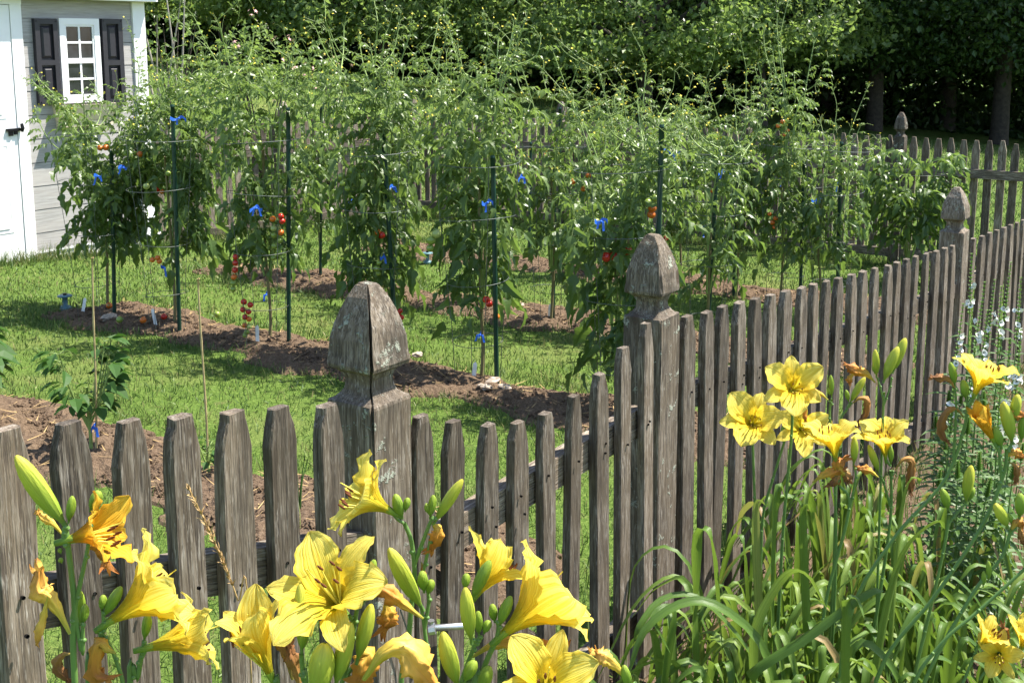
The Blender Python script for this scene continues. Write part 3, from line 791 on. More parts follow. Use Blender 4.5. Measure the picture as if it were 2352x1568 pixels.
def front_fence():
    cp = C_F + 0.045
    o = HP(412, 1000)
    r = fence_frame('picket_fence', o, 'weathered grey picket fence section at the lower left with split acorn post')
    pickets(r, LEFT_P, 1, -0.005, PW * 1.12, rz=(HP(-60, 1345, C_F + 0.03), HP(820, 1215, C_F + 0.03)))
    pp = HP(843, 650, cp)
    put(r, post_mesh(0.108, 1.2, True, 5), 'post', pp)
    rail(r, HP(-60, 1345, C_F + 0.03), HP(820, 1215, C_F + 0.03), seed=1)
    a = HP(-60, 1345, C_F + 0.03); b = HP(820, 1215, C_F + 0.03)
    rail(r, (a.x, a.y, a.z - 0.62), (b.x, b.y, b.z - 0.60), seed=2)
    # right hand section
    o = HP(1860, 800)
    r = fence_frame('picket_fence', o, 'long weathered grey picket fence running back behind the right hand daylilies')
    p3 = HP(1500, 538, cp); put(r, post_mesh(0.108, 1.22, False, 8), 'post', p3, (0, -0.012, 0))
    p4 = HP(2198, 430, cp); put(r, post_mesh(0.112, 1.25, False, 11), 'post', p4, (0, -0.03, 0))
    a = Vector((p3.x, p3.y, p3.z - 0.42)); b = Vector((p4.x, p4.y, p4.z - 0.46)); e = HP(2400, 700, cp); e.z = b.z - 0.1
    pickets(r, RIGHT_P, 2, -0.028, PW * 1.3, rz=(a, b)); pickets(r, END_P, 3, -0.02, PW * 1.4, rz=(b, e))
    sh = Vector((E2[0], E2[1], 0)) * -0.02
    rail(r, a + sh, b + sh, seed=3); rail(r, a + sh - Vector((0, 0, 0.60)), b + sh - Vector((0, 0, 0.58)), seed=4)
    rail(r, b + sh, e + sh, seed=5); rail(r, b + sh - Vector((0, 0, 0.58)), e + sh - Vector((0, 0, 0.58)), seed=6)
    # gate
    o = HP(1200, 1000)
    r = fence_frame('picket_gate', o, 'weathered picket gate with dipped top between the two nearest acorn posts', 'gate')
    a = HP(962, 1222, C_F + 0.03); b = HP(1462, 932, C_F + 0.03)
    pickets(r, GATE_P, 4, -0.008, PW * 1.08, rz=(a, b))
    rail(r, a, b, w=0.036, h=0.074, seed=7)
    rail(r, a - Vector((0, 0, 0.55)), b - Vector((0, 0, 0.55)), w=0.036, h=0.074, seed=8)
    a = HP(958, 1160, C_F + 0.055); 
    rail(r, HP(975, 1290, C_F + 0.052), HP(1400, 1560, C_F + 0.052), w=0.014, h=0.06, name='brace', seed=9)
    # steel gate closer rod with bracket
    mb = MB(); a = HP(700, 1425, C_F - 0.025); b = HP(990, 1442, C_F - 0.03); c = HP(1070, 1436, C_F - 0.03)
    cl = thing('gate_closer', b, 'chrome rod and bracket fixed across the gate pickets', 'gate hardware')
    MB().tube(rel(cl, [b, c]), [0.0065, 0.0065], 10).obj('rod', M['steel'], cl, smooth=True)
    bb = rel(cl, [b])[0]
    mb = MB(); mb.tube([bb + np.array([-0.004, 0, -0.002]), bb + np.array([0.008, 0.0, 0])], [0.012, 0.012], 10); mb.tube([bb + np.array([0, 0, 0.008]), bb + np.array([0, 0, 0.016])], [0.006, 0.007], 8)
    mb.obj('bracket', M['steel'], cl)
    w1, w2, w3 = [rel(cl, [HP(*q, C_F - 0.03)])[0] for q in ((920, 1400), (945, 1480), (952, 1560))]
    MB().tube(spline([w1, w2, w3], 8), 0.0016, 5).obj('cable', M['wire'], cl)
front_fence()

def back_fence():
    q1b = 10.36
    m5 = [picket_mesh(1.05, PW * 1.18, 0.019, 900 + i, 0.42 + 0.05 * i, 0.09, rings=[0, -0.085, -1.05]) for i in range(4)]
    for me in m5: me.materials.clear(); me.materials.append(M['wood_back'])
    pm = post_mesh(0.095, 1.35, False, 21)
    def run(name, A, B, zt0, zt1, posts, label, side, seed):
        rs = random.Random(seed)
        A, B = np.array(A), np.array(B); L = np.linalg.norm(B - A); d = (B - A) / L; ang = math.atan2(d[1], d[0])
        nrm = np.array([-d[1], d[0]]) * side
        r = thing(name, (A[0], A[1], gzf(*A)), label, 'fence', rz=ang)
        n = int(L / 0.104)
        for i in range(n):
            p = A + d * (i + 0.5) * L / n; k = (i + 0.5) / n
            z = zt0 + (zt1 - zt0) * k + rs.uniform(-0.012, 0.012)
            put(r, m5[rs.randrange(4)], 'picket', (p[0], p[1], z), (rs.uniform(-.02, .02), rs.uniform(-.015, .015), rs.uniform(-.05, .05)))
        for k, dz in posts:
            p = A + d * L * k + nrm * 0.06
            put(r, pm, 'post', (p[0], p[1], zt0 + (zt1 - zt0) * k + dz))
        for dz in (-0.24, -0.985):
            a = A + nrm * 0.032; b = B + nrm * 0.032
            rail(r, (a[0], a[1], zt0 + dz), (b[0], b[1], zt1 + dz), w=0.036, h=0.075, seed=seed)
        return r
    tb = lambda b: (b - 1.306) / (8.4 - 1.306)
    run('picket_fence', xy(q1b, 1.32), xy(q1b, 8.4), 0.80, 0.82, [(tb(2.92), 0.22), (tb(4.36), 0.22), (tb(6.4), 0.2), (1.0, 0.26)],
        'grey picket fence across the back of the garden in shade', 1, 31)
    run('picket_fence', xy(10.3, 8.4), xy(7.22, 9.05), 0.82, 0.78, [(0.55, 0.22)], 'sunlit grey picket fence joining the shed corner behind the tomatoes', 1, 32)
back_fence()

# ------------------------------------------------------------------ foliage templates
def leaflet(ts, ws, fold=0.35, droop=0.25):
    """leaf blade along +y, unit length, folded on the midrib and drooping"""
    V = []; 
    for t, w in zip(ts, ws):
        z = -droop * t * t
        V += [(0, t, z), (-w, t + 0.02 * (w > .2), z + fold * w), (w, t + 0.02 * (w > .2), z + fold * w)]
    f4 = []
    for i in range(len(ts) - 1):
        a, b = 3 * i, 3 * (i + 1)
        f4 += [(a, b, b + 1, a + 1), (a, a + 2, b + 2, b)]
    return np.array(V, float), np.array(f4)
LF_T = leaflet([0, .16, .32, .46, .66, .8, 1], [.02, .22, .27, .15, .19, .10, .01], 0.45, 0.45)
LF_S = leaflet([0, .35, .7, 1], [.02, .30, .22, .01], 0.35, 0.3)          # simple leaf
LF_N = leaflet([0, .3, .65, 1], [.02, .13, .10, .005], 0.4, 0.45)         # narrow leaf
LF_Q = (np.array([(0, 0, 0), (-.34, .5, .07), (0, 1, -.12), (.34, .5, .07)], float), np.array([(0, 3, 2), (0, 2, 1)]))
STAR = (np.array([(0, 0, 0.1)] + [(math.cos(a) * r, math.sin(a) * r, -.25 * (r > .5)) for a, r in [(k * math.pi / 5, 1.0 if k % 2 == 0 else .35) for k in range(10)]]), np.array([(0, 1 + k, 1 + (k + 1) % 10) for k in range(10)]))

def uvsphere(n=8, m=6, squash=0.92):
    V = [(0, 0, squash)]
    for i in range(1, m):
        th = math.pi * i / m
        for j in range(n):
            V.append((math.sin(th) * math.cos(2 * math.pi * j / n), math.sin(th) * math.sin(2 * math.pi * j / n), squash * math.cos(th)))
    V.append((0, 0, -squash)); f3 = []; f4 = []
    for j in range(n):
        f3.append((0, 1 + j, 1 + (j + 1) % n)); b = 1 + (m - 2) * n; f3.append((len(V) - 1, b + (j + 1) % n, b + j))
    for i in range(m - 2):
        for j in range(n):
            a = 1 + i * n + j; b = 1 + i * n + (j + 1) % n; f4.append((a, a + n, b + n, b))
    return np.array(V), np.array(f3), np.array(f4)
SPV, SPF3, SPF4 = uvsphere(10, 7)
def fruit_mesh(name, mat):
    mb = MB(); mb.add(SPV, [SPF3, SPF4]); 
    a = np.arange(10); ang = a * math.pi / 5; r = np.where(a % 2 == 0, 0.75, 0.15)
    cv = np.c_[np.cos(ang) * r, np.sin(ang) * r, np.where(a % 2 == 0, 1.02, 0.98)]
    mb.add(np.vstack([cv, [(0, 0, 1.08)]]), [np.array([(k, (k + 1) % 10, 10) for k in range(10)])], 1)
    mb.tube([(0, 0, 1.0), (0.1, 0, 1.6)], [0.09, 0.07], 5, 1)
    return mb.mesh(name, [M[mat], M['tomato_stem']], smooth=True)
FRUIT = {k: fruit_mesh('tomato', k) for k in ('tom_red', 'tom_orange', 'tom_green', 'tom_pale')}

def unit(v): return v / (np.linalg.norm(v, axis=-1, keepdims=True) + 1e-9)

# ------------------------------------------------------------------ tomatoes
def compound_leaves(mb, stems_mb, pos, dirs, L, rs, sag, lf=LF_T, size=1.0):
    """pinnate leaves: positions, outward directions (n,3), rachis lengths"""
    n = len(pos); tpos = np.array([.34, .34, .56, .56, .78, .78, 1.0, .45, .66]); side = np.array([-1, 1, -1, 1, -1, 1, 0, 1, -1])
    lsz = np.array([.30, .30, .40, .40, .38, .38, .48, .15, .15])
    Mx = []
    for i in range(n):
        d = unit(dirs[i]); up = np.array([0, 0, 1.0]); s = unit(np.cross(d, up)); k = 7 + (rs.rand() < .4) * 2
        ts = np.linspace(0, 1, 5); path = pos[i] + L[i] * (ts[:, None] * d + (-(ts ** 2) * sag[i])[:, None] * up)
        stems_mb.tube(path, np.linspace(0.0016, 0.0007, 5) * (0.6 + L[i] * 2), 3, cap=False)
        for j in range(int(k)):
            t = tpos[j]; p = pos[i] + L[i] * (t * d - t * t * sag[i] * up)
            tang = unit(d - 2 * t * sag[i] * up)
            yd = unit(tang * (0.55 if side[j] else 1.0) + s * side[j] * 0.95 + rs.randn(3) * 0.22 - up * (0.15 + 0.3 * rs.rand()))
            nn = unit(up * 0.9 + rs.randn(3) * 0.45)
            Mx.append((yd, nn, L[i] * lsz[j] * (0.8 + .45 * rs.rand()) * size, p))
    if Mx:
        mb.inst(lf[0], lf[1], frames(np.array([m[0] for m in Mx]), np.array([m[1] for m in Mx]), np.array([m[2] for m in Mx]), np.array([m[3] for m in Mx])))

def tomato(u, v, H, seed, label, group, rad=0.34, nstem=5, bare=0.34, nfruit=14, tops=None, ripe=0.3, lean=(0, 0), dens=1.0, fruits=(), back=0.0):
    rs = np.random.RandomState(seed)
    base = G(u, v, 0.0); base.y += back; base.z = gzf(base.x, base.y) + 0.045
    r = thing('tomato_plant', base, label, 'tomato plant', group)
    st, lf, bl = MB(), MB(), MB()
    trunk = MB()
    h0 = bare + 0.1
    trunk.tube(spline([(0, 0, -0.05), (0.01, 0.005, 0.15), (rs.randn() * .015, rs.randn() * .015, h0), (rs.randn() * .03, rs.randn() * .03, H * .6)], 10), np.linspace(0.011, 0.007, 10), 7)
    trunk.obj('stem', M['tomato_trunk'], r, smooth=True)
    shoots = []
    for k in range(nstem):
        a = rs.rand() * 6.28; rr = rad * (0.35 + 0.5 * rs.rand())
        top = H * (0.80 + 0.22 * rs.rand()) if k else H
        p1 = np.array([0.02 * math.cos(a), .02 * math.sin(a), bare * .8]); p2 = np.array([rr * .4 * math.cos(a), rr * .4 * math.sin(a), H * .45])
        p3 = np.array([rr * .75 * math.cos(a + .3), rr * .75 * math.sin(a + .3), H * .75]); 
        p4 = np.array([rr * math.cos(a + .5) * 1.5 + lean[0] * rs.rand(), rr * math.sin(a + .5) * 1.5 + lean[1] * rs.rand(), top])
        path = spline([p1, p2, p3, p4], 26); st.tube(path, np.linspace(0.007, 0.003, 26), 5)
        shoots.append(path)
        # a long leader that overtops the rest
        if k < 4:
            e = p4 + np.array([.12 * rs.randn(), .12 * rs.randn(), .10 + .20 * rs.rand()])
            sp = spline([p4, (p4 + e) / 2 + rs.randn(3) * .015, e], 10); st.tube(sp, np.linspace(0.0024, 0.0012, 10), 4); shoots.append(sp)
        # side shoots
        for m in range(3):
            i = rs.randint(9, 21); q = path[i]; aa = rs.rand() * 6.28; ll = 0.25 + 0.3 * rs.rand()
            e = q + np.array([math.cos(aa) * ll * .6, math.sin(aa) * ll * .6, ll * (0.5 + .3 * rs.rand())])
            e[2] = min(e[2], H * 1.0)
            sp = spline([q, (q + e) / 2 + np.array([math.cos(aa) * .05, math.sin(aa) * .05, -.03]), e], 12)
            st.tube(sp, np.linspace(0.0046, 0.002, 12), 4); shoots.append(sp)
    pos, dr, L, sag = [], [], [], []
    for s in shoots:
        cl = np.r_[0, np.cumsum(np.linalg.norm(np.diff(s, axis=0), axis=1))]
        step = 0.046 / dens
        for d in np.arange(0.02, cl[-1], step):
            p = np.array([np.interp(d, cl, s[:, c]) for c in range(3)])
            if p[2] < bare: continue
            hz = p[2] / H; a = rs.rand() * 6.28
            out = unit(np.array([p[0], p[1], 0]) + 1e-6); dd = np.array([math.cos(a), math.sin(a), 0]) + out * 0.5
            rl = np.interp(hz, [0.15, 0.35, 0.65, 0.85, 1.0], [.18, .20, .145, .085, .045]) * (0.7 + .5 * rs.rand())
            dd[2] = np.interp(hz, [0.2, 0.6, 1.0], [0.0, 0.3, 0.8])
            pos.append(p); dr.append(dd); L.append(rl); sag.append(np.interp(hz, [.2, .6, 1], [.75, .5, .15]) * (0.6 + .8 * rs.rand()))
        if s[-1][2] > H * .6:            # blossom truss at the shoot tip
            for b in range(rs.randint(2, 6)):
                q = s[-1] + rs.randn(3) * np.array([.035, .035, .03]); st.tube([s[-2], (s[-2] + q) / 2 + np.array([0, 0, .015]), q], [.0012, .001, .0008], 3, cap=False)
                bl.inst(STAR[0], STAR[1], frames(unit(rs.randn(1, 3)), rs.randn(1, 3), 0.0085, q[None]))
    compound_leaves(lf, st, np.array(pos), np.array(dr), np.array(L), rs, np.array(sag))
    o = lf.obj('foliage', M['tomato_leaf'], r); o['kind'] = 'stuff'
    st.obj('shoots', M['tomato_stem'], r, smooth=True)['kind'] = 'stuff'
    if bl.n: bl.obj('blossoms', M['blossom'], r)['kind'] = 'stuff'
    # fruit in hanging trusses, on the side one sees
    n = 0
    while n < nfruit:
        a = -math.pi / 2 + rs.randn() * .8; z = bare + 0.05 + rs.rand() * H * .5; rr = rad * (0.35 + .5 * rs.rand())
        c = np.array([math.cos(a) * rr, math.sin(a) * rr, z]); col = 'tom_red' if rs.rand() < ripe else ('tom_orange' if rs.rand() < .25 else ('tom_green' if rs.rand() < .7 else 'tom_pale'))
        if z > 0.9: col = 'tom_green' if rs.rand() < .8 else 'tom_orange'
        for k in range(rs.randint(2, 5)):
            sz = 0.013 + 0.006 * rs.rand()
            ob('tomato', FRUIT[col], r, c + np.array([rs.randn() * .025, rs.randn() * .02, -k * .032]), (rs.randn() * .3, rs.randn() * .3, rs.rand() * 6), (sz,) * 3); n += 1
    for (fu, fv, col, fs) in fruits:     # fruit that can be picked out singly
        p = P(fu, fv, base.y - rad * 0.55)
        ob('tomato', FRUIT[col], r, rel(r, [p])[0], (rs.randn() * .2, rs.randn() * .2, rs.rand() * 6), (fs * .86,) * 3)
    return r

def cage(u, v, rads, zs, label, seed, tilt=0.0, nleg=4):
    rs = random.Random(seed); base = G(u, v); base.z = gzf(base.x, base.y) + 0.03
    r = thing('tomato_cage', base, label, 'tomato cage', 'wire tomato cages'); a0 = rs.random() * 3
    for R, z in zip(rads, zs):
        th = np.linspace(0, 2 * math.pi, 29); tx, ty = tilt + rs.uniform(-.08, .08), rs.uniform(-.08, .08)
        MB().tube(np.c_[R * np.cos(th), R * np.sin(th), z + R * (tx * np.cos(th) + ty * np.sin(th))], 0.0018, 5, cap=False).obj('ring', M['wire'], r, smooth=True)
    for k in range(nleg):
        a = a0 + k * 2 * math.pi / nleg
        pts = [(R * math.cos(a), R * math.sin(a), z) for R, z in zip(rads, zs)]
        pts = [(rads[0] * .9 * math.cos(a), rads[0] * .9 * math.sin(a), -0.08)] + pts
        MB().tube(pts, 0.0017, 5).obj('leg', M['wire'], r)
    return r

def stake(u0, v0, u1, v1, label, D=None, rad=0.0125):
    """green coated stake from its foot pixel (on the ground, or hidden: give D) to its top pixel"""
    b = G(u0, v0) if D is None else P(u0, v0, D)
    b.z = gzf(b.x, b.y) + 0.02; t = P(u1, v1, b.y)
    r = thing('garden_stake', b, label, 'stake', 'green plastic coated stakes')
    d = rel(r, [t])[0]; n = 14; pts = np.linspace(0, 1, n)[:, None] * d - np.array([0, 0, .12]) * (1 - np.linspace(0, 1, n)[:, None])
    mb = MB(); mb.tube(pts, rad * (1 + 0.05 * (np.arange(n) % 2)), 9)
    mb.obj('pole', M['stake'], r, smooth=True)
    MB().tube([d, d + np.array([0, 0, .012])], [rad * 1.12, rad * .8], 9).obj('cap', M['stake'], r)
    return b

def tie(u, v, D, du, label, seed):
    """blue flagging tape: a band, a knot and two loose tails"""
    rs = np.random.RandomState(seed); c = P(u, v, D)
    r = thing('plant_tie', c, label, 'tie', 'blue plastic plant ties')
    w = du / 2700 * D * rs.uniform(.6, 1.0)
    mb = MB(); n = 12; x = np.linspace(-w / 2, w / 2, n)
    z = 0.010 * np.sin(x / w * 7 + rs.rand() * 6) - 0.12 * x * rs.randn(); y = -0.01 + 0.02 * np.cos(x / w * 5)
    hh = 0.0075 + 0.003 * np.sin(x / w * 13 + 1)
    mb.grid(np.stack([np.c_[x, y - .003, z - hh], np.c_[x, y, z], np.c_[x, y + .003, z + hh]], 1))
    mb.obj('band', M['blue_tape'], r)
    MB().inst(SPV, [SPF3, SPF4], frames(np.array([[0, 1, .3]]), np.array([[0, 0, 1.]]), 0.007, np.array([[0, -0.012, 0.]]))).obj('knot', M['blue_tape'], r)
    for s in ((-1, 1), (1,), (-1,))[seed % 3]:
        t = np.linspace(0, 1, 7); p = np.c_[s * (.008 + .03 * t * rs.rand()), -0.015 - .01 * t, -.045 * t * (0.4 + rs.rand() * .8) + .01 * np.sin(t * 6)]
        g = np.stack([p + np.array([-.005, 0, 0]), p + np.array([.005, .002, 0])], 1); MB().grid(g).obj('tail', M['blue_tape'], r)
    return r

TOMS = [  # u, v, height, seed, radius, bare stem, fruit, ripe share
    (232, 732, 1.58, 11, .54, .52, 4, .2), (388, 764, 1.75, 12, .36, .50, 4, .2), (610, 798, 1.85, 13, .34, .46, 4, .2),
    (862, 842, 1.86, 14, .35, .38, 4, .2), (1104, 886, 1.92, 15, .34, .46, 4, .1), (1418, 958, 1.50, 16, .36, .34, 5, .1)]
SP_FRUIT = {2: [(541, 590, 'tom_red', .021), (541, 604, 'tom_red', .022), (540, 620, 'tom_red', .022), (537, 636, 'tom_orange', .021), (536, 650, 'tom_green', .021), (536, 664, 'tom_green', .021),
                (560, 693, 'tom_red', .022), (575, 700, 'tom_red', .021), (558, 711, 'tom_red', .021), (571, 716, 'tom_red', .020), (563, 728, 'tom_red', .021), (572, 733, 'tom_orange', .019), (562, 747, 'tom_orange', .019), (572, 750, 'tom_pale', .019), (567, 762, 'tom_green', .019), (563, 770, 'tom_green', .018),
                (626, 503, 'tom_orange', .022), (645, 497, 'tom_red', .022), (648, 508, 'tom_red', .022), (628, 525, 'tom_pale', .022), (645, 534, 'tom_orange', .022), (629, 540, 'tom_green', .022), (643, 552, 'tom_green', .022), (630, 565, 'tom_green', .022), (640, 578, 'tom_green', .022), (628, 592, 'tom_green', .020)],
            3: [(919, 714, 'tom_red', .018), (922, 729, 'tom_red', .019), (915, 720, 'tom_red', .017), (876, 540, 'tom_red', .025), (868, 534, 'tom_orange', .022), (902, 480, 'tom_pale', .022)],
            4: [(1117, 688, 'tom_red', .024), (1124, 697, 'tom_red', .025), (1140, 727, 'tom_orange', .022), (990, 552, 'tom_green', .030), (1003, 537, 'tom_pale', .030), (988, 570, 'tom_green', .024), (1132, 350, 'tom_green', .026), (1098, 352, 'tom_green', .026)],
            5: [(1368, 512, 'tom_pale', .030), (1362, 535, 'tom_green', .030), (1392, 590, 'tom_red', .03), (1410, 588, 'tom_red', .026), (1442, 577, 'tom_red', .026), (1488, 465, 'tom_green', .024), (1498, 478, 'tom_orange', .024), (1496, 493, 'tom_orange', .024)],
            0: [(230, 340, 'tom_orange', .022), (243, 339, 'tom_orange', .024), (321, 354, 'tom_orange', .024), (290, 352, 'tom_green', .024), (275, 388, 'tom_green', .024), (360, 435, 'tom_red', .024), (372, 440, 'tom_orange', .020)],
            1: [(362, 592, 'tom_orange', .02), (350, 597, 'tom_orange', .02), (366, 600, 'tom_orange', .02), (336, 428, 'tom_pale', .024)]}
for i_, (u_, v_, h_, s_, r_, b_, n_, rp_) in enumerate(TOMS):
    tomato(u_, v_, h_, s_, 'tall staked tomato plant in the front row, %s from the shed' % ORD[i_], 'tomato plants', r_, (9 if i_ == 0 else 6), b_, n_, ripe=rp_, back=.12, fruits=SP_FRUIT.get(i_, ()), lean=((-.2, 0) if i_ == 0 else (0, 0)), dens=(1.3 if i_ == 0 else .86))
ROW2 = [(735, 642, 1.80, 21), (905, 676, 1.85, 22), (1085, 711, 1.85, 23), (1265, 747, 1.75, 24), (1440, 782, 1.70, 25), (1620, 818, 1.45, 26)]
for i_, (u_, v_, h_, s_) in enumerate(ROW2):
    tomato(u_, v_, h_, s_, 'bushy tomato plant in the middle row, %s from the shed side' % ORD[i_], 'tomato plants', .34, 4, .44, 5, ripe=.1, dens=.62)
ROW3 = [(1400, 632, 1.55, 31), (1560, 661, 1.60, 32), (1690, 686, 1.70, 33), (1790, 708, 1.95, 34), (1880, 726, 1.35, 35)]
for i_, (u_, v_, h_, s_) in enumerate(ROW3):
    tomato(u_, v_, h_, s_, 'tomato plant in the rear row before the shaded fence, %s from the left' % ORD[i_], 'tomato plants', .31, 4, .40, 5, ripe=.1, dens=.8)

CAGES = [(228, 735, 1, 'around the tomato nearest the shed'), (385, 764, 2, 'round the second front row tomato'), (612, 798, 3, 'round the third front row tomato with red trusses'), (872, 843, 4, 'behind the split acorn post'), (1098, 885, 5, 'with its low ring clear round a bare stem'), (1420, 958, 6, 'left of the second acorn post'),
         (1265, 747, 7, 'in the middle row, tall ring above the leaves'), (1620, 818, 8, 'behind the front fence in the middle row'), (1800, 708, 9, 'at the right end of the rear row'), (1905, 728, 10, 'nearest the shaded back fence')]
for u_, v_, s_, w_ in CAGES:
    cage(u_, v_, (.135, .165, .20, .225), (.22, .55, .88, 1.18), 'galvanised wire tomato cage ' + w_, s_, 0.0)

STK = [(262, 738, 256, 350), (412, 770, 396, 245), (662, 798, 662, 252), (915, 850, 880, 305), (1142, 897, 1132, 362), (1270, 746, 1274, 372), (735, 642, 738, 250), (1500, 975, 1520, 292), (1622, 818, 1648, 360), (1685, 684, 1693, 330), (1838, 712, 1846, 375), (1922, 727, 1933, 330), (1285, 620, 1286, 250), (555 + 660, 610, 1219, 330)]
STL = ['leftmost, by the shed', 'second from the shed', 'standing clear in the third tomato', 'leaning left behind the split acorn post', 'in the middle of the front row', 'of the middle row, in view down to its foot', 'behind the third front tomato', 'rising behind the second acorn post with blue tape', 'just right of the second acorn post', 'thin among the rear tomatoes', 'third from the right', 'rightmost, before the shaded fence', 'topmost, behind the middle row', 'far behind the middle row']
for (a_, b_, c_, d_), l_ in zip(STK, STL): stake(a_, b_, c_, d_, 'dark green garden stake ' + l_)

TIES = [(412, 272, 6.9, 42, 'near the top of the stake right of the shed'), (1538, 350, 5.45, 66, 'large knotted above the second acorn post'), (902, 430, 6.1, 18, 'on the leaning stake'), (810, 464, 6.5, 38, 'left of the leaning stake'), (590, 478, 6.4, 32, 'beside the third tomato stem'), (1198, 408, 5.8, 16, 'at the right of the fifth tomato'), (1120, 465, 5.7, 28, 'beside the fifth tomato stake'), (1380, 508, 5.2, 50, 'between green tomatoes'), (1610, 524, 7.1, 30, 'on the stake right of the second post'), (1662, 395, 7.8, 34, 'high in the rear row'), (1878, 459, 8.4, 40, 'between the two right stakes'), (1785, 413, 8.3, 18, 'on the tall rear tomato'), (612, 676, 6.5, 14, 'low on the third tomato'), (1103, 768, 5.75, 12, 'low on the bare fifth stem'), (376, 612, 6.8, 10, 'low on the second tomato'), (285, 385, 7.1, 26, 'in the plant beside the shed'), (228, 405, 7.1, 20, 'leftmost, on the shed side stake'), (880, 590, 6.2, 16, 'low behind the split post'), (1925, 424, 8.6, 16, 'on the rightmost stake')]
for i_, (u_, v_, D_, w_, l_) in enumerate(TIES): tie(u_, v_, D_, w_, 'blue plastic tape tie ' + l_, 500 + i_)

# small things on the beds
def label_tag(u, v, lean, label):
    p = G(u, v); p.z = gzf(p.x, p.y) + 0.05
    mb = MB(); mb.box((-.011, -.0008, -.03), (.011, .0008, .075)); mb.add([(-.011, -.0008, .075), (.011, -.0008, .075), (0, -.0008, .087), (-.011, .0008, .075), (.011, .0008, .075), (0, .0008, .087)], [np.array([(0, 1, 2), (5, 4, 3)])])
    o = mb.obj('plant_label', M['tag_white'], None, p, rot=(-.15, lean, -.2)); tag(o, label, 'plant label', 'white plant labels')
for u_, v_, le_, l_ in ((192, 730, .15, 'leftmost, beside the hose guide'), (357, 757, -.25, 'tilted before the second tomato'), (592, 799, -.05, 'left of the third tomato stem'), (1088, 888, .08, 'at the foot of the fifth tomato'), (1262, 742, .05, 'in the middle row')):
    label_tag(u_, v_, le_, 'small white plastic plant label ' + l_)

def hose_guide(u, v, label):
    p = G(u, v); p.z = gzf(p.x, p.y) + 0.0; r = thing('hose_guide', p, label, 'hose guide', 'teal hose guides')
    r.scale = (.8, .8, .72)
    th = np.linspace(0, 2 * math.pi, 25)[:-1]
    def lathe(prof, name, mat):
        V = np.array([[(R * math.cos(a), R * math.sin(a), z) for a in np.r_[th, th[0]]] for R, z in prof]); MB().grid(V).obj(name, mat, r, smooth=True)
    lathe([(.001, .145), (.05, .145), (.062, .137), (.06, .13), (.022, .118), (.02, .05), (.045, .035), (.05, .02), (.04, .0)], 'spool', M['teal'])
    MB().tube([(0, 0, .14), (0, 0, .162)], [.016, .015], 12).obj('hub', M['black_metal'], r)
hose_guide(151, 712, 'teal plastic hose guide spool at the left end of the front bed'); hose_guide(982, 606, 'teal hose guide spool in the grass behind the middle row')

def stone(u, v, s, seed, label):
    rs = np.random.RandomState(seed); p = G(u, v); p.z = gzf(p.x, p.y) + 0.055
    V = SPV * np.array([1.0, .7, .5]) * (1 + .25 * rs.randn(len(SPV), 1) * .6); o = MB().add(V * s, [SPF3, SPF4]).obj('stone', M['stone'], None, p, rot=(0, rs.randn() * .3, rs.rand() * 6)); tag(o, label, 'stone', 'stones in the beds')
for i_, (u_, v_, s_, l_) in enumerate(((1132, 900, .042, 'larger pale flat stone at the foot of the fifth stake'), (1118, 912, .034, 'pale stone left of the fifth stake foot'), (1160, 912, .034, 'pale stone right of the fifth stake foot'), (1105, 908, .02, 'small pale stone beside the plant label'), (960, 835, .035, 'flat pale stone right of the split post'), (1192, 662 + 55, .04, 'round pale stone in the middle bed'), (250, 748, .05, 'flat pale stone near the hose guide'))): stone(u_, v_, s_, i_, l_)
for i_, (u_, v_, k_, l_) in enumerate(((252, 725, 'tom_orange', 'fallen orange tomato beside the leftmost stake'), (276, 759, 'tom_green', 'fallen green tomato at the bed edge'), (500, 746, 'tom_green', 'fallen green tomato on the grass edge before the third plant'), (378, 752, 'tom_red', 'fallen red tomato behind the tilted label'), (330, 760, 'tom_orange', 'fallen orange tomato left of the tilted label'))):
    p = G(u_, v_); p.z = gzf(p.x, p.y) + 0.07; tag(ob('tomato', FRUIT[k_], None, p, (1.2, .4, i_), (.022,) * 3), l_, 'tomato', 'fallen tomatoes')

# ------------------------------------------------------------------ peppers, canes, onions
def cane(u0, v0, u1, v1, label):
    b = G(u0, v0); b.z = gzf(b.x, b.y); t = P(u1, v1, b.y)
    r = thing('bamboo_cane', b, label, 'cane', 'bamboo canes'); d = rel(r, [t])[0]; n = 22; k = np.linspace(0, 1, n)
    rad = 0.0048 - 0.0012 * k; rad = np.where(np.arange(n) % 6 == 3, rad * 1.22, rad)
    MB().tube(k[:, None] * d + np.c_[0.004 * np.sin(k * 5), 0 * k, -0.05 * (1 - k)], rad, 8).obj('culm', M['bamboo'], r, smooth=True)
    MB().tube([d - np.array([0, 0, .001]), d + np.array([0, 0, .002])], [.0037, .0030], 8).obj('cut_end', M['straw'], r)
cane(219, 1064, 214, 592, 'tall thin bamboo cane standing in the pepper plant'); cane(478, 1102, 457, 640, 'tall thin bamboo cane above the small pepper seedling')

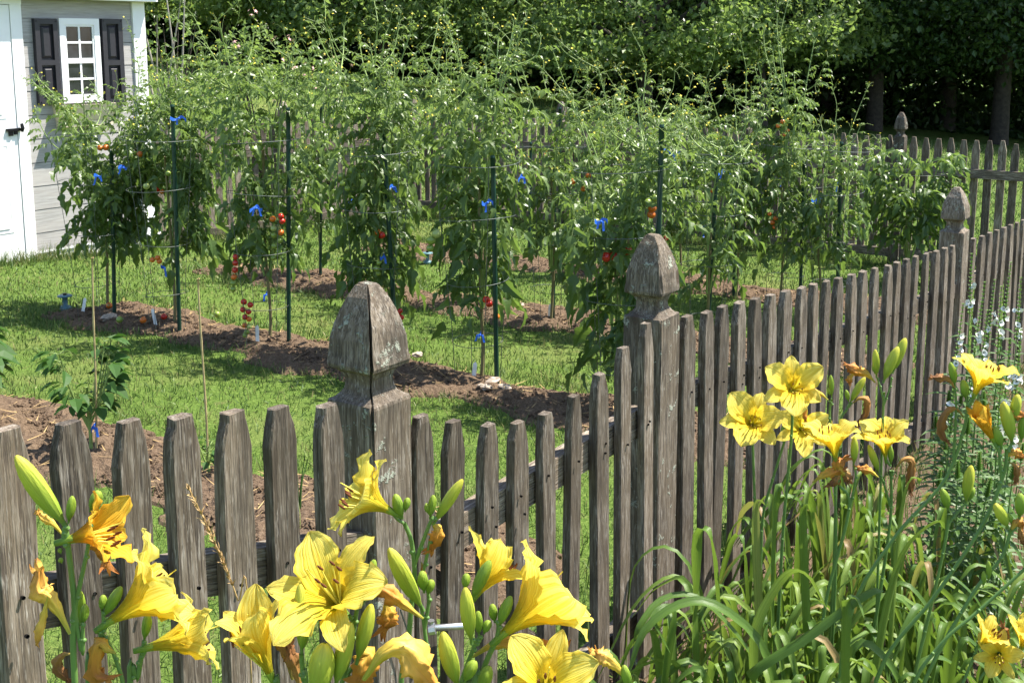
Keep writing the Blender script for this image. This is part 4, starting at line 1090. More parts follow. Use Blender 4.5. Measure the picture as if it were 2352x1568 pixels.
def pepper(u, v, H, R, n, seed, label, leaf=.085, mat='pepper_leaf', cat='pepper plant', name='pepper_plant', bare=.3, lf=LF_S, compound=False):
    rs = np.random.RandomState(seed); b = G(u, v); b.z = gzf(b.x, b.y) + .04
    r = thing(name, b, label, cat); st = MB()
    st.tube(spline([(0, 0, -.04), (.004, 0, H * bare * .5), (0, 0, H * bare), (0, 0, H * .6)], 8), np.linspace(.0085, .005, 8), 7)
    pos, dr = [], []
    for k in range(max(5, n // 12 + 1)):
        a = rs.rand() * 6.28; e = np.array([R * .6 * math.cos(a), R * .6 * math.sin(a), H * (.7 + .3 * rs.rand())])
        sp = spline([(0, 0, H * bare * (.6 + .5 * rs.rand())), e * np.array([.55, .55, .6]), e], 9); st.tube(sp, np.linspace(.005, .002, 9), 5)
        for j in range(12):
            q = sp[rs.randint(3, 9)]; a2 = a + rs.randn() * 1.2; pos.append(q); dr.append((math.cos(a2), math.sin(a2), .15 + .3 * rs.rand()))
    pos, dr = np.array(pos)[:n], unit(np.array(dr)[:n])
    if not compound:
        for p, d in zip(pos, dr): st.tube([p, p + d * .035], [.0015, .0012], 4)
    st.obj('stem', M['tomato_stem'], r, smooth=True)
    if compound:
        lfm, s2 = MB(), MB(); compound_leaves(lfm, s2, pos, dr, np.full(len(pos), leaf * 2.2) * (0.7 + .6 * rs.rand(len(pos))), rs, .3 + .4 * rs.rand(len(pos)))
        lfm.obj('foliage', M[mat], r)['kind'] = 'stuff'; s2.obj('leaf_stalks', M['tomato_stem'], r)['kind'] = 'stuff'
        return r
    lfm = MB().add(lf[0], [lf[1]]).mesh('leaf', M[mat], smooth=False)
    for p, d in zip(pos, dr):
        q = p + d * .035
        o = ob('leaf', lfm, r, q); s = leaf * (.7 + .6 * rs.rand()); o.scale = (s,) * 3
        dd = d.copy(); dd[2] -= .25 + .35 * rs.rand()
        fm = frames(dd[None], np.array([[rs.randn() * .3, rs.randn() * .3, 1.0]]), 1.0, q[None])[0]
        o.rotation_euler = Matrix(fm[:3, :3].tolist()).to_euler()
    return r
pepper(210, 1062, .46, .16, 110, 3, 'dark green pepper plant tied to a bamboo cane behind the left pickets', .068)
pepper(-95, 1010, .46, .24, 50, 4, 'pepper plant cut off by the left edge of the picture', .105)
pepper(478, 1108, .12, .06, 18, 5, 'small pepper seedling at the foot of the bamboo cane', .06)
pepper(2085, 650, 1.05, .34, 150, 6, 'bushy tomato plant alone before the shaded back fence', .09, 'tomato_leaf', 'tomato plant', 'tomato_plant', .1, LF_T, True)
cage(2088, 640, (.15, .19, .23), (.25, .55, .86), 'wire cage around the lone tomato before the back fence', 77)
stake(2152, 640, 2158, 470, 'teal green stake beside the lone tomato at the back fence', rad=.009)
tie(218, 980, G(219, 1064).y - .03, 12, 'blue plastic tape tie on the bamboo cane in the pepper', 700); tie(476, 1105, G(478, 1102).y - .02, 12, 'blue plastic tape tie at the small seedling', 701)

def onion(u, v, n, H, seed, label):
    rs = np.random.RandomState(seed); b = G(u, v); r = thing('onion_plant', b, label, 'onion')
    for k in range(n):
        a = rs.rand() * 6.28; w = .03 + .05 * rs.rand()
        MB().tube(spline([(0, 0, -.02), (w * .3 * math.cos(a), w * .3 * math.sin(a), H * .5), (w * math.cos(a), w * math.sin(a), H * (.8 + .3 * rs.rand()))], 8), np.linspace(.005, .001, 8), 7).obj('leaf', M['pepper_leaf'], r, smooth=True)
onion(688, 1205, 6, .26, 1, 'onion with upright blue green leaves beside the split post'); onion(540, 1190, 5, .2, 2, 'small onion between the left pickets')

# ------------------------------------------------------------------ trees
def crown_points(rs, n, c, R, nb, cl, shell=.55):
    """leaf clumps through an ellipsoid"""
    d = unit(rs.randn(nb, 3)); rr = (shell + (1 - shell) * rs.rand(nb, 1)) ; cen = np.array(c) + d * rr * np.array(R)
    f = np.where(d[:, 2] < 0, -np.abs(d[:, 2]) ** .4, np.abs(d[:, 2]))
    cen[:, 2] = c[2] + f * R[2] * (.75 + .25 * rr[:, 0])
    k = rs.randint(0, nb, n); p = cen[k] + rs.randn(n, 3) * cl * np.array([1, 1, .55])
    return p, unit(d[k] * .6 + np.array([0, 0, .7]) + rs.randn(n, 3) * .6)

def tree(name, loc, H, R, base, n, leaf, seed, label, mat, group, nb=170, cl=.42, trunk_r=.15, limbs=9, mesh_src=None, rz=0.0):
    rs = np.random.RandomState(seed); r = thing(name, loc, label, 'tree', group, rz)
    if mesh_src:
        for ch in mesh_src.children: ob(ch.name.split('.')[0], ch.data, r)
        return r
    cz = (H + base) / 2; Rz = (H - base) / 2
    tb = MB(); tb.tube(spline([(0, 0, -.3), (.03, 0, .6), (.08 * rs.randn(), .08 * rs.randn(), cz * .6), (.2 * rs.randn(), .2 * rs.randn(), H * .82)], 12), np.linspace(trunk_r * 1.15, trunk_r * .25, 12), 9)
    tb.obj('trunk', M['bark'], r, smooth=True)
    br = MB()
    for k in range(limbs):
        a = k * 2.4 + rs.rand(); z0 = max(.5, base * .9 + (H - base) * .55 * k / limbs); e = np.array([R * .8 * math.cos(a), R * .8 * math.sin(a), z0 + R * .45 * rs.rand() + .2])
        br.tube(spline([(0, 0, z0), e * np.array([.45, .45, 0]) + np.array([0, 0, z0 + .35 * R * .6]), e], 8), np.linspace(trunk_r * .42, trunk_r * .06, 8), 6)
    br.obj('limbs', M['bark'], r, smooth=True)['kind'] = 'stuff'
    p, nn = crown_points(rs, n, (0, 0, cz), (R, R * (.62 if H < 10 else 1), Rz), nb, cl, .45 if H < 10 else .55)
    keep = p[:, 2] > base * .75; p, nn = p[keep], nn[keep]
    yd = unit(rs.randn(len(p), 3) + np.array([0, 0, -.35]))
    MB().inst(LF_Q[0], LF_Q[1], frames(yd, nn, leaf * (.5 + .8 * rs.rand(len(p))), p)).obj('crown', mat, r)['kind'] = 'stuff'
    return r

def gl(u, D, dz=0): x = (u - 1176) / 2700 * D; return (x, D, gzf(x, D) + dz)
TG = 'leafy trees behind the garden'
tree('broadleaf_tree', gl(1480, 23.5), 4.6, 4.3, 1.0, 24000, .13, 51, 'spreading tree with dark trunk above the middle of the garden', M['tree_leaf'], TG, 260, .27, .17)
tree('broadleaf_tree', gl(880, 24.5), 4.4, 3.6, 1.1, 19000, .13, 52, 'low branching tree behind the tomatoes left of the middle', M['tree_leaf'], TG, 220, .27, .15)
tree('broadleaf_tree', gl(1150, 26), 4.8, 3.4, 1.3, 17000, .13, 53, 'leafy tree between the two larger trees, set further back', M['tree_leaf'], TG, 200, .27, .14)
tree('broadleaf_tree', gl(520, 25), 4.6, 3.8, 1.2, 19000, .13, 54, 'leafy tree just right of the shed roof', M['tree_leaf'], TG, 220, .27, .15)
tree('broadleaf_tree', gl(180, 27), 5.0, 4.2, 1.2, 16000, .14, 55, 'tree standing behind the shed', M['tree_leaf'], TG, 180, .45, .16)
tree('broadleaf_tree', gl(1750, 25), 5.2, 3.0, 1.4, 17000, .13, 56, 'bright leafy tree at the edge of the dark wood', M['tree_leaf'], TG, 190, .27, .14)
FG = 'tall trees of the dark wood'
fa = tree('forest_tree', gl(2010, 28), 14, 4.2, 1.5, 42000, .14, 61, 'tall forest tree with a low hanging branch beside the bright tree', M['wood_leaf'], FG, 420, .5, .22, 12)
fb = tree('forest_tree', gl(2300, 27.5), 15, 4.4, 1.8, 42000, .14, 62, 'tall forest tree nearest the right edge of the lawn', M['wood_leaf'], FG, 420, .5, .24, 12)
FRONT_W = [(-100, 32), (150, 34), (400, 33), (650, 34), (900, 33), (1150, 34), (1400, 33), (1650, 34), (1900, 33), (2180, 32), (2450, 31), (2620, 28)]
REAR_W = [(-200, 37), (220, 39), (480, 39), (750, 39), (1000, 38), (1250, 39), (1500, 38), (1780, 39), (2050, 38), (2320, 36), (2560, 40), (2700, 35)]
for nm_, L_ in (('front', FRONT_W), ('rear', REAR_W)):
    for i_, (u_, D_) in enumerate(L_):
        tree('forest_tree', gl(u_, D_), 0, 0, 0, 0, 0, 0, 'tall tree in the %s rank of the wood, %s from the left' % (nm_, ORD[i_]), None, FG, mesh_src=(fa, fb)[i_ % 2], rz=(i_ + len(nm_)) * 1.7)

# undergrowth closing the wood floor
def undergrowth():
    rs = np.random.RandomState(9); n = 70000
    Y = 31 + 14 * rs.rand(n); X = (rs.rand(n) - .5) * 1.25 * Y; Z = gz(X, Y) + rs.rand(n) ** 1.5 * 3.6
    Mx = frames(unit(rs.randn(n, 3)), unit(rs.randn(n, 3) + np.array([0, 0, 1])), .25 * (.6 + .7 * rs.rand(n)), np.c_[X, Y, Z])
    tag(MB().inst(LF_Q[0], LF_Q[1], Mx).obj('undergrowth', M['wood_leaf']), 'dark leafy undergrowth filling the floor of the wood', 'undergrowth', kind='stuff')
undergrowth()

# shrub with pale dead branches and a rose by the shed
def shrub(u, v, D, H, R, n, leaf, seed, label, fl=None, branches=0, name='shrub'):
    rs = np.random.RandomState(seed); b = P(u, v, D); b.z = gzf(b.x, b.y); r = thing(name, b, label, 'shrub')
    st = MB()
    for k in range(9):
        a = rs.rand() * 6.28; e = np.array([R * .8 * math.cos(a), R * .8 * math.sin(a), H * (.7 + .3 * rs.rand())]); st.tube(spline([(0, 0, -.05), e * .45 + np.array([0, 0, H * .15]), e], 8), np.linspace(.014, .004, 8), 5)
    st.obj('stems', M['bark'], r, smooth=True)['kind'] = 'stuff'
    p, nn = crown_points(rs, n, (0, 0, H * .6), (R, R, H * .42), 40, .1, .3)
    MB().inst(LF_S[0], LF_S[1], frames(unit(rs.randn(len(p), 3)), nn, leaf * (.7 + .6 * rs.rand(len(p))), p)).obj('foliage', M['tree_leaf'], r)['kind'] = 'stuff'
    if fl:
        q, nn = crown_points(rs, 46, (0, 0, H * .68), (R, R, H * .4), 30, .06, .85)
        MB().inst(STAR[0], STAR[1], frames(unit(rs.randn(len(q), 3)), nn, .035, q)).obj('blossoms', M[fl], r)['kind'] = 'stuff'
    for k in range(branches):
        a = rs.rand() * 3.1; e = np.array([R * math.cos(a) * 1.1, -.2, H * (.8 + .5 * rs.rand())]); m_ = e * .5 + np.array([.08 * rs.randn(), 0, .1])
        MB().tube(spline([(0, 0, H * .2), m_, e], 10), np.linspace(.02, .006, 10), 6).obj('dead_branch', M['dead_branch'], r, smooth=True)
    return r
shrub(395, 200, 14.0, 2.3, .5, 220, .07, 71, 'shrub with pale dead branches beside the shed corner', None, 7)
shrub(600, 230, 13.8, 2.15, .55, 1500, .06, 72, 'rose bush with pale pink flowers behind the left fence', 'pink_flower', 0, 'rose_bush')
shrub(745, 240, 14.0, 1.7, .5, 1000, .06, 73, 'low shrub with dusky leaves outside the far corner post', 'pink_flower', 0)
shrub(1240, 290, 12.6, .75, .22, 160, .1, 74, 'clump of orange lilies outside the back fence', 'orange_flower', 0, 'lily_clump')

# ------------------------------------------------------------------ daylilies
def petal_grid(L, W, phi0, phi1, curl, ruf, rs, p=.72, n=17, m=11, twist=0.0, flop=0.0):
    t = np.linspace(0, 1, n); s = np.clip(t / p, 0, 1); s = s * s * (3 - 2 * s)
    phi = np.radians(phi0 + (phi1 - phi0) * s + curl * np.clip((t - .72) / .28, 0, 1) ** 1.3 + 6 * np.sin(t * 5 + rs.rand() * 6) * t)
    dt = L / (n - 1)
    r = .0032 + np.r_[0, np.cumsum(np.sin(phi[:-1]) * dt)]; z = np.r_[0, np.cumsum(np.cos(phi[:-1]) * dt)]
    prof = np.interp(t, [0, .12, .28, .48, .64, .80, .92, 1], [.14, .20, .46, .88, 1.0, .84, .50, .05])
    c = np.linspace(-1, 1, m)
    kap = np.interp(t, [0, .3, .6, 1], [1.7, 1.15, .5, .35])
    C, T = np.meshgrid(c, t); Wd = W * prof[:, None]; K = kap[:, None]
    y = Wd * np.sin(C * K) / K; lift = Wd * (1 - np.cos(C * K)) / K
    ph = rs.rand(2) * 6.28; fr = 4.2 + 1.5 * rs.rand()
    edge = np.abs(C) ** 3 * sst(.22, .6, T) * (1 - .5 * sst(.9, 1, T))
    ruffle = ruf * edge * (np.sin(2 * math.pi * fr * T + np.where(C > 0, ph[0], ph[1])) + .45 * np.sin(2 * math.pi * fr * 2.7 * T + np.where(C > 0, ph[1], ph[0])))
    mid = -.0011 * np.exp(-(C / .12) ** 2) * sst(.1, .3, T)
    pleat = .0006 * np.sin(C * 14) * sst(.2, .5, T)
    N = lift + ruffle + mid + pleat
    rr = r[:, None] + N * -np.cos(phi)[:, None]; zz = z[:, None] + N * np.sin(phi)[:, None]
    y = y + twist * W * T ** 2
    zz = zz - flop * T ** 2.5 * L
    return np.dstack([rr, y, zz]), np.dstack([(C + 1) / 2, T])

def rotz(V, a):
    c, s = math.cos(a), math.sin(a); W = V.copy(); W[..., 0] = V[..., 0] * c - V[..., 1] * s; W[..., 1] = V[..., 0] * s + V[..., 1] * c
    return W

def axis_rot(d, roll):
    q = Vector(d).normalized().to_track_quat('Z', 'Y'); return (q @ Euler((0, 0, roll)).to_quaternion()).to_euler()

def flower(parent, base, axis, size=.062, phi1=80, roll=0.0, old=False, seed=0, curl=25, ruf=.0042, sep=None, phi0=9, stam=True, flops=(0,) * 6, W=.020, bent=(0,) * 6):
    """six tepals, six stamens and a pistil round a green throat tube; axis is the way the mouth faces"""
    rs = np.random.RandomState(seed); mat = M['petal_old' if old else 'petal']
    fl = MB().tube([(0, 0, -.012), (0, 0, 0), (0, 0, .008)], [.0028, .0036, .0046], 10, cap=False).obj('flower', M['bud_small'], parent, rel(parent, [base])[0], smooth=True)
    fl.rotation_euler = axis_rot(axis, roll)
    k = size / .062
    for i in range(6):
        inner = i % 2 == 0
        g, uv = petal_grid(size * (1.28 if inner else 1.24) * rs.uniform(.95, 1.05), (W if inner else W * .60) * k * rs.uniform(.94, 1.06), phi0, (phi1 if inner else (phi1 + 8 if sep is None else sep)) + rs.uniform(-5, 5) + bent[i], curl * rs.uniform(.6, 1.4) * (1 if inner else 1.3), (ruf if inner else ruf * .5) * k, rs, twist=rs.uniform(-.15, .15), flop=flops[i])
        g = rotz(g, i * math.pi / 3 + rs.uniform(-.08, .08)); g[..., 2] -= 0 if inner else .0012
        mb = MB(); mb.grid(g, 0, uv); mb.obj('petal' if inner else 'sepal', mat, fl, smooth=True)
    if stam:
        sd = rs.uniform(-1, 1, 2) * .1
        for i in range(7):
            a = i * math.pi / 3 + .5; L = size * (.80 + .08 * rs.rand()) if i < 6 else size * 1.08
            sp = .010 * k if i < 6 else .004
            e = np.array([math.cos(a) * sp + sd[0] * .05, math.sin(a) * sp - .010 * k * (i < 6), L]); pth = spline([(0, 0, .004), e * np.array([.5, .5, .55]), e], 8)
            mb = MB(); mb.tube(pth, np.linspace(.0009, .0006, 8), 5, 0)
            if i < 6:
                q = pth[-1]; mb.tube([q + np.array([0, -.0005, -.0045]), q + np.array([0, .0002, -.001]), q + np.array([0, .0008, .0045])], [.0009, .0016, .0008], 6, 1)
            mb.obj('stamen' if i < 6 else 'pistil', [M['filament'], M['anther']], fl, smooth=True)
    return fl

def bud_template():
    prof = [(0, .22), (.05, .30), (.12, .52), (.25, .80), (.42, .97), (.60, 1.0), (.78, .86), (.90, .60), (.97, .34), (1.0, .12)]
    V, UV = [], []; n = 18
    for t, r in prof:
        for j in range(n + 1):
            a = 2 * math.pi * j / n; rr = r * (1 + .11 * math.cos(3 * a) * math.sin(math.pi * min(1, t * 1.1)) + .04 * math.cos(6 * a)); V.append((rr * math.cos(a), rr * math.sin(a), t)); UV.append((j / n, t))
    mb = MB(); mb.grid(np.array(V).reshape(len(prof), n + 1, 3), 0, np.array(UV).reshape(len(prof), n + 1, 2)); return mb
BUD_BIG = bud_template().mesh('bud', M['bud'], True); BUD_SM = bud_template().mesh('bud', M['bud_small'], True)

def bud(parent, b, t, wid, small=None):
    """bud from its base point to its tip"""
    d = Vector(t) - Vector(b); L = d.length
    small = L < .045 if small is None else small
    o = ob('bud', BUD_SM if small else BUD_BIG, parent, rel(parent, [b])[0], axis_rot(d, 1.0), (wid / 2, wid / 2, L))
    return o

def wilted(parent, pts, wid, mat, seed):
    """shrivelled bloom: twisted ribbed spindle along a bent path, frayed at its end"""
    rs = np.random.RandomState(seed); n, m = 22, 16
    path = spline(pts, n); t = np.linspace(0, 1, n)
    prof = np.interp(t, [0, .12, .35, .62, .85, 1], [.16, .26, .62, 1.0, .72, .22]) * (1 + .14 * np.sin(t * 17 + rs.rand() * 6) * sst(.3, .6, t))
    tg = np.gradient(path, axis=0); tg = unit(tg); ref = np.array([.3, -.9, .2]); a = unit(np.cross(tg, ref)); b = np.cross(tg, a)
    th = np.linspace(0, 2 * math.pi, m + 1)[None] ; ph = rs.rand() * 6
    rr = wid / 2 * prof[:, None] * (1 + (.16 + .36 * t[:, None]) * np.cos(5 * th + 3.5 * t[:, None] + ph) + .10 * np.cos(3 * th - 7 * t[:, None]) + (.10 + .12 * t[:, None]) * np.sin(9 * th + t[:, None] * 25))
    rr = rr * (1 + .16 * rs.randn(n, m + 1) * sst(.2, .5, t)[:, None])
    rr[:, -1] = rr[:, 0]
    V = path[:, None] + rr[..., None] * (np.cos(th)[..., None] * a[:, None] + .8 * np.sin(th)[..., None] * b[:, None])
    uv = np.dstack(np.meshgrid(np.linspace(0, 1, m + 1), t))
    mb = MB(); mb.grid(V, 0, uv)
    for k in range(5):                     # frayed tepal tips
        q = path[-2] ; d = unit(tg[-1] + rs.randn(3) * .55); s = unit(np.cross(d, ref + rs.randn(3) * .4)); L = wid * (.45 + .6 * rs.rand()); w = wid * .16
        c = np.array([q, q + d * L * .5 + rs.randn(3) * wid * .06, q + d * L + rs.randn(3) * wid * .12]); c = spline(c, 6); ww = w * np.array([1, 1.15, 1, .8, .5, .15])[:, None]
        nn = np.cross(s, d) * w * .5
        mb.grid(np.stack([c - s * ww, c + nn * np.sin(np.arange(6))[:, None], c + s * ww], 1), 0, np.dstack([np.tile([0, .5, 1], (6, 1)), np.full((6, 3), 1.0) - np.linspace(.3, 0, 6)[:, None]]))
    o = mb
    for v in o.v: v -= np.array(parent.location)
    return o.obj('wilted_flower', M[mat], parent, smooth=True)

def stalk(label, D, stems, buds=(), flowers=(), wilts=(), seed=0, rad=.0030, dmap=None, group='daylily flower stalks'):
    """one plant stalk: stems as pixel polylines (u, v[, depth offset]); the first goes down to the ground"""
    def pp(q): return np.array(P(q[0], q[1], D + (q[2] if len(q) > 2 else 0.0)))
    main = [pp(q) for q in stems[0]]
    foot = main[0].copy(); dirn = main[0] - main[1]
    gx, gy = foot[0] + dirn[0] * .4, foot[1] + .02
    g = np.array([gx, gy, gzf(gx, gy)])
    r = thing('daylily_stalk', g, label, 'daylily', group)
    mb = MB()
    path = spline([g, (g + foot) / 2 + np.array([0, 0, .0])] + main, 26)
    mb.tube(rel(r, path), np.linspace(rad * 1.15, rad * .8, 26), 9)
    for s in stems[1:]:
        pth = spline([pp(q) for q in s], 12); mb.tube(rel(r, pth), np.linspace(rad * .8, rad * .55, 12), 8)
        for q in pth[2:-1:4]:              # small bract scars along the branch
            mb.inst(SPV, [SPF3, SPF4], frames(np.array([[0, 1., .2]]), np.array([[0, 0, 1.]]), rad * .8, (q + np.array([rad * .5, -rad * .3, 0]) - g)[None]))
    for q in path[14:-2:6]:
        mb.inst(SPV, [SPF3, SPF4], frames(np.array([[0, 1., .2]]), np.array([[0, 0, 1.]]), rad * 1.0, (q + np.array([-rad * .4, -rad * .4, 0]) - g)[None]))
    for b in buds:
        (bu, bv), (tu, tv), w = b[0], b[1], b[2]; dz = b[3] if len(b) > 3 else 0.0; tilt = b[4] if len(b) > 4 else 0.0
        B = np.array(P(bu, bv, D + dz)); T = np.array(P(tu, tv, D + dz + tilt)); wid = w / 2700 * D
        L = np.linalg.norm(T - B)
        mb.tube(rel(r, [B - (T - B) * .10, B + (T - B) * .06]), [wid * .13, wid * .13], 6)
        bud(r, B, T, wid)
    for f in flowers:
        kw = dict(f); bu = kw.pop('b'); ax = kw.pop('ax'); dz = kw.pop('dz', 0.0); ped = kw.pop('ped', None)
        B = P(bu[0], bu[1], D + dz)
        if ped is not None:
            p0 = np.array(P(ped[0], ped[1], D + (ped[2] if len(ped) > 2 else dz))); mb.tube(rel(r, spline([p0, (p0 + np.array(B)) / 2 + np.array([0, 0, -.002]), B], 6)), np.linspace(rad * .6, rad * .9, 6), 8)
        flower(r, B, ax, **kw)
    for i, w in enumerate(wilts):
        pts, wd, mat = w[0], w[1], w[2]; dz = w[3] if len(w) > 3 else 0.0
        wilted(r, [np.array(P(q[0], q[1], D + dz + (q[2] if len(q) > 2 else 0))) for q in pts], wd / 2700 * D, mat, seed * 31 + i)
    mb.obj('stem', M['lily_stem'], r, smooth=True)
    return r

# --- lower left stalks
stalk('tall daylily stalk at the far left with one large pointed yellow bud', 1.02, [[(174, 1600), (172, 1403), (156, 1250), (150, 1208)], [(166, 1420), (186, 1330), (203, 1250), (206, 1190)], [(172, 1405), (189, 1500), (190, 1445), (188, 1430)], [(150, 1250), (146, 1225), (149, 1206)]],
      buds=[((146, 1200), (36, 1046), 46), ((158, 1196), (166, 1138), 22), ((209, 1170), (228, 1126), 30, .02), ((190, 1432), (196, 1386), 22, .01), ((184, 1428), (180, 1352), 28, .03), ((140, 1270), (136, 1258), 10), ((142, 1292), (138, 1280), 12)],
      flowers=[dict(b=(154, 1240), ax=(.86, -.02, .24), size=.052, phi1=40, curl=40, old=True, seed=3, roll=.4, ped=(151, 1252), flops=(0, .1, .2, 0, 0, .1))],
      wilts=[([(160, 1455), (135, 1405), (112, 1370), (92, 1350), (92, 1305)], 40, 'wilt_pale', -.02), ([(150, 1236), (125, 1205), (96, 1185), (88, 1172)], 16, 'wilt_pale', .01), ([(110, 1370), (98, 1420), (84, 1480)], 18, 'wilt_pale', -.025), ([(168, 1500), (142, 1505), (132, 1530), (160, 1565)], 22, 'wilt_dark', .02), ([(206, 1190), (225, 1230), (245, 1290)], 44, 'wilt', .03)], seed=1)
stalk('daylily stalk at the left with a flaring trumpet seen from the side', 1.05, [[(205, 1600), (220, 1530), (234, 1450), (240, 1430)], [(270, 1620), (282, 1570), (268, 1520), (252, 1480), (236, 1455)], [(234, 1455), (238, 1430), (236, 1400)]],
      buds=[((240, 1412), (279, 1346), 28), ((234, 1400), (237, 1365), 20)],
      flowers=[dict(b=(243, 1432), ax=(.78, .34, .46), size=.074, phi1=46, curl=58, seed=8, roll=.9, ped=(236, 1448), W=.024, ruf=.0045)],
      wilts=[([(266, 1500), (246, 1490), (228, 1480), (218, 1540), (250, 1560)], 34, 'wilt', -.01)], seed=2)
stalk('daylily stalk leaning right with two fading trumpets between the left pickets', 1.10, [[(300, 1600), (315, 1560), (322, 1520), (326, 1500)], [(322, 1515), (328, 1490), (330, 1470)]],
      buds=[((332, 1465), (340, 1408), 24)],
      flowers=[dict(b=(334, 1488), ax=(.92, .30, .10), size=.068, phi1=30, curl=45, seed=12, roll=.2, ped=(325, 1505), flops=(.1, .2, .2, .1, .1, .1)), ], seed=3)
stalk('daylily with a half closed golden bell pointing up beside the brown bloom', 1.08, [[(640, 1640), (634, 1590), (628, 1560)]],
      flowers=[dict(b=(624, 1556), ax=(-.28, -.1, .9), size=.070, phi1=22, curl=45, old=False, seed=15, roll=.5, W=.020, phi0=7, ruf=.002)],
      wilts=[([(672, 1560), (660, 1500), (640, 1460), (612, 1438)], 44, 'wilt_dark', .01), ([(690, 1600), (684, 1550), (672, 1510), (664, 1478)], 30, 'wilt_dark', .0)], seed=4)
stalk('daylily with the largest open yellow flower in front of the split post', 1.04, [[(705, 1640), (697, 1560), (692, 1500)], [(760, 1640), (800, 1520), (812, 1440), (802, 1410)], [(812, 1450), (822, 1390), (838, 1372)], [(790, 1560), (830, 1500)]],
      buds=[((693, 1490), (689, 1340), 36), ((836, 1378), (860, 1284), 30), ((822, 1512), (853, 1386), 38, -.02), ((772, 1568), (806, 1428), 42, -.03), ((728, 1600), (746, 1476), 62, -.04), ((694, 1490), (700, 1440), 24, -.01), ((812, 1385), (812, 1342), 22, .01), ((826, 1380), (830, 1346), 18, .0)],
      flowers=[dict(b=(790, 1404), ax=(-.30, -.56, .76), size=.073, phi1=72, curl=24, seed=21, roll=2.3, ped=(806, 1420), W=.0215, ruf=.0046, dz=.02)],
      wilts=[([(972, 1420), (930, 1390), (890, 1360), (838, 1330)], 34, 'wilt', .03), ([(885, 1380), (893, 1410), (888, 1442)], 44, 'wilt', .04), ([(830, 1520), (840, 1500), (838, 1540), (820, 1590)], 60, 'wilt', -.01)], seed=5)
stalk('daylily stalk with a ruffled flower facing left against the split post', 1.20, [[(920, 1640), (935, 1500), (946, 1380), (952, 1310), (944, 1240), (928, 1200)], [(950, 1300), (990, 1195), (1000, 1190)], [(960, 1340), (975, 1300), (990, 1230)], [(985, 1520), (972, 1420), (966, 1390)], [(975, 1440), (985, 1380), (980, 1350)]],
      buds=[((923, 1186), (907, 1134), 26), ((931, 1172), (937, 1142), 18), ((1000, 1196), (1063, 1100), 28), ((988, 1186), (996, 1136), 20), ((984, 1178), (979, 1155), 14), ((966, 1390), (893, 1258), 40, -.04), ((974, 1356), (969, 1310), 26, -.02), ((984, 1362), (992, 1330), 22, -.02)],
      flowers=[dict(b=(902, 1176), ax=(-.66, -.10, .42), size=.062, phi1=62, curl=45, seed=31, roll=.25, ped=(926, 1200), ruf=.0042, W=.024)],
      wilts=[([(992, 1200), (1006, 1220), (990, 1265)], 28, 'wilt', .0), ([(968, 1290), (972, 1310), (964, 1340)], 14, 'wilt_dark', .0)], seed=6)
stalk('daylily stalk with a side-on trumpet and a spray of green buds at the bottom middle', 1.05, [[(1085, 1660), (1110, 1540), (1135, 1480), (1142, 1465)], [(1040, 1620), (1075, 1520), (1090, 1480), (1084, 1465)], [(1140, 1475), (1145, 1440), (1140, 1425)], [(1092, 1480), (1102, 1460)]],
      buds=[((1085, 1372), (1126, 1286), 32, .02), ((1082, 1466), (1068, 1348), 36, -.02), ((1100, 1454), (1098, 1402), 22), ((1068, 1350), (1072, 1316), 22, .01), ((1112, 1452), (1124, 1424), 22), ((1146, 1435), (1174, 1368), 28), ((1136, 1425), (1130, 1386), 22, .01), ((1050, 1570), (1016, 1450), 42, -.03), ((1068, 1562), (1092, 1516), 30, -.03), ((1104, 1590), (1124, 1528), 34, -.02)],
      flowers=[dict(b=(1148, 1462), ax=(.72, .22, .56), size=.080, phi1=46, curl=58, seed=41, roll=.75, ped=(1138, 1478), W=.026, ruf=.0042), dict(b=(1090, 1370), ax=(.55, .45, .62), size=.056, phi1=50, curl=20, seed=44, roll=.1, dz=.05)],
      wilts=[([(1085, 1508), (1130, 1482), (1180, 1476), (1240, 1486), (1305, 1500)], 38, 'wilt', .02), ([(835, 1560), (880, 1500), (930, 1488), (960, 1530), (1000, 1580)], 62, 'wilt_pale', -.05)], seed=7)
stalk('daylily flower cut by the bottom edge under the side-on trumpet', 1.00, [[(1262, 1720), (1255, 1660), (1250, 1600)]],
      flowers=[dict(b=(1250, 1590), ax=(.05, -.62, .75), size=.054, phi1=62, curl=15, seed=51, roll=.2, W=.023)], seed=8)
stalk('short daylily tip with a pale wilted bloom beside the gate post', 1.25, [[(1460, 1640), (1448, 1590), (1440, 1560)]],
      buds=[((1446, 1580), (1432, 1526), 24)], wilts=[([(1436, 1558), (1415, 1530), (1385, 1508), (1366, 1496)], 30, 'wilt_pale', 0.0)], seed=9)

# --- right hand stalks
RD = 2.35
stalk('daylily with the upper open flower facing the camera against the right fence', RD, [[(1790, 1380), (1800, 1200), (1818, 1000), (1819, 905)]],
      flowers=[dict(b=(1818, 898), ax=(-.10, -.78, .50), size=.072, phi1=72, curl=18, seed=61, roll=.55, W=.026, ruf=.0042)], wilts=[([(1818, 905), (1822, 925)], 8, 'wilt_dark')], seed=11, rad=.0036)
stalk('daylily with the leftmost flower on the right fence', RD + .05, [[(1745, 1400), (1735, 1180), (1728, 1000)]],
      flowers=[dict(b=(1728, 978), ax=(-.16, -.74, .52), size=.074, phi1=72, curl=18, seed=63, roll=.2, W=.026)], wilts=[([(1728, 995), (1732, 975)], 10, 'wilt')], seed=12, rad=.0034)
stalk('daylily with a flower half hidden behind a stem and an orange wilted bloom', RD + .1, [[(1745, 1360), (1752, 1190), (1775, 1100), (1806, 1000)]],
      buds=[((1798, 1010), (1808, 970), 20)],
      flowers=[dict(b=(1838, 985), ax=(-.08, -.80, .36), size=.069, phi1=72, curl=18, seed=65, roll=.5, ped=(1806, 1004))], seed=13, rad=.0034)
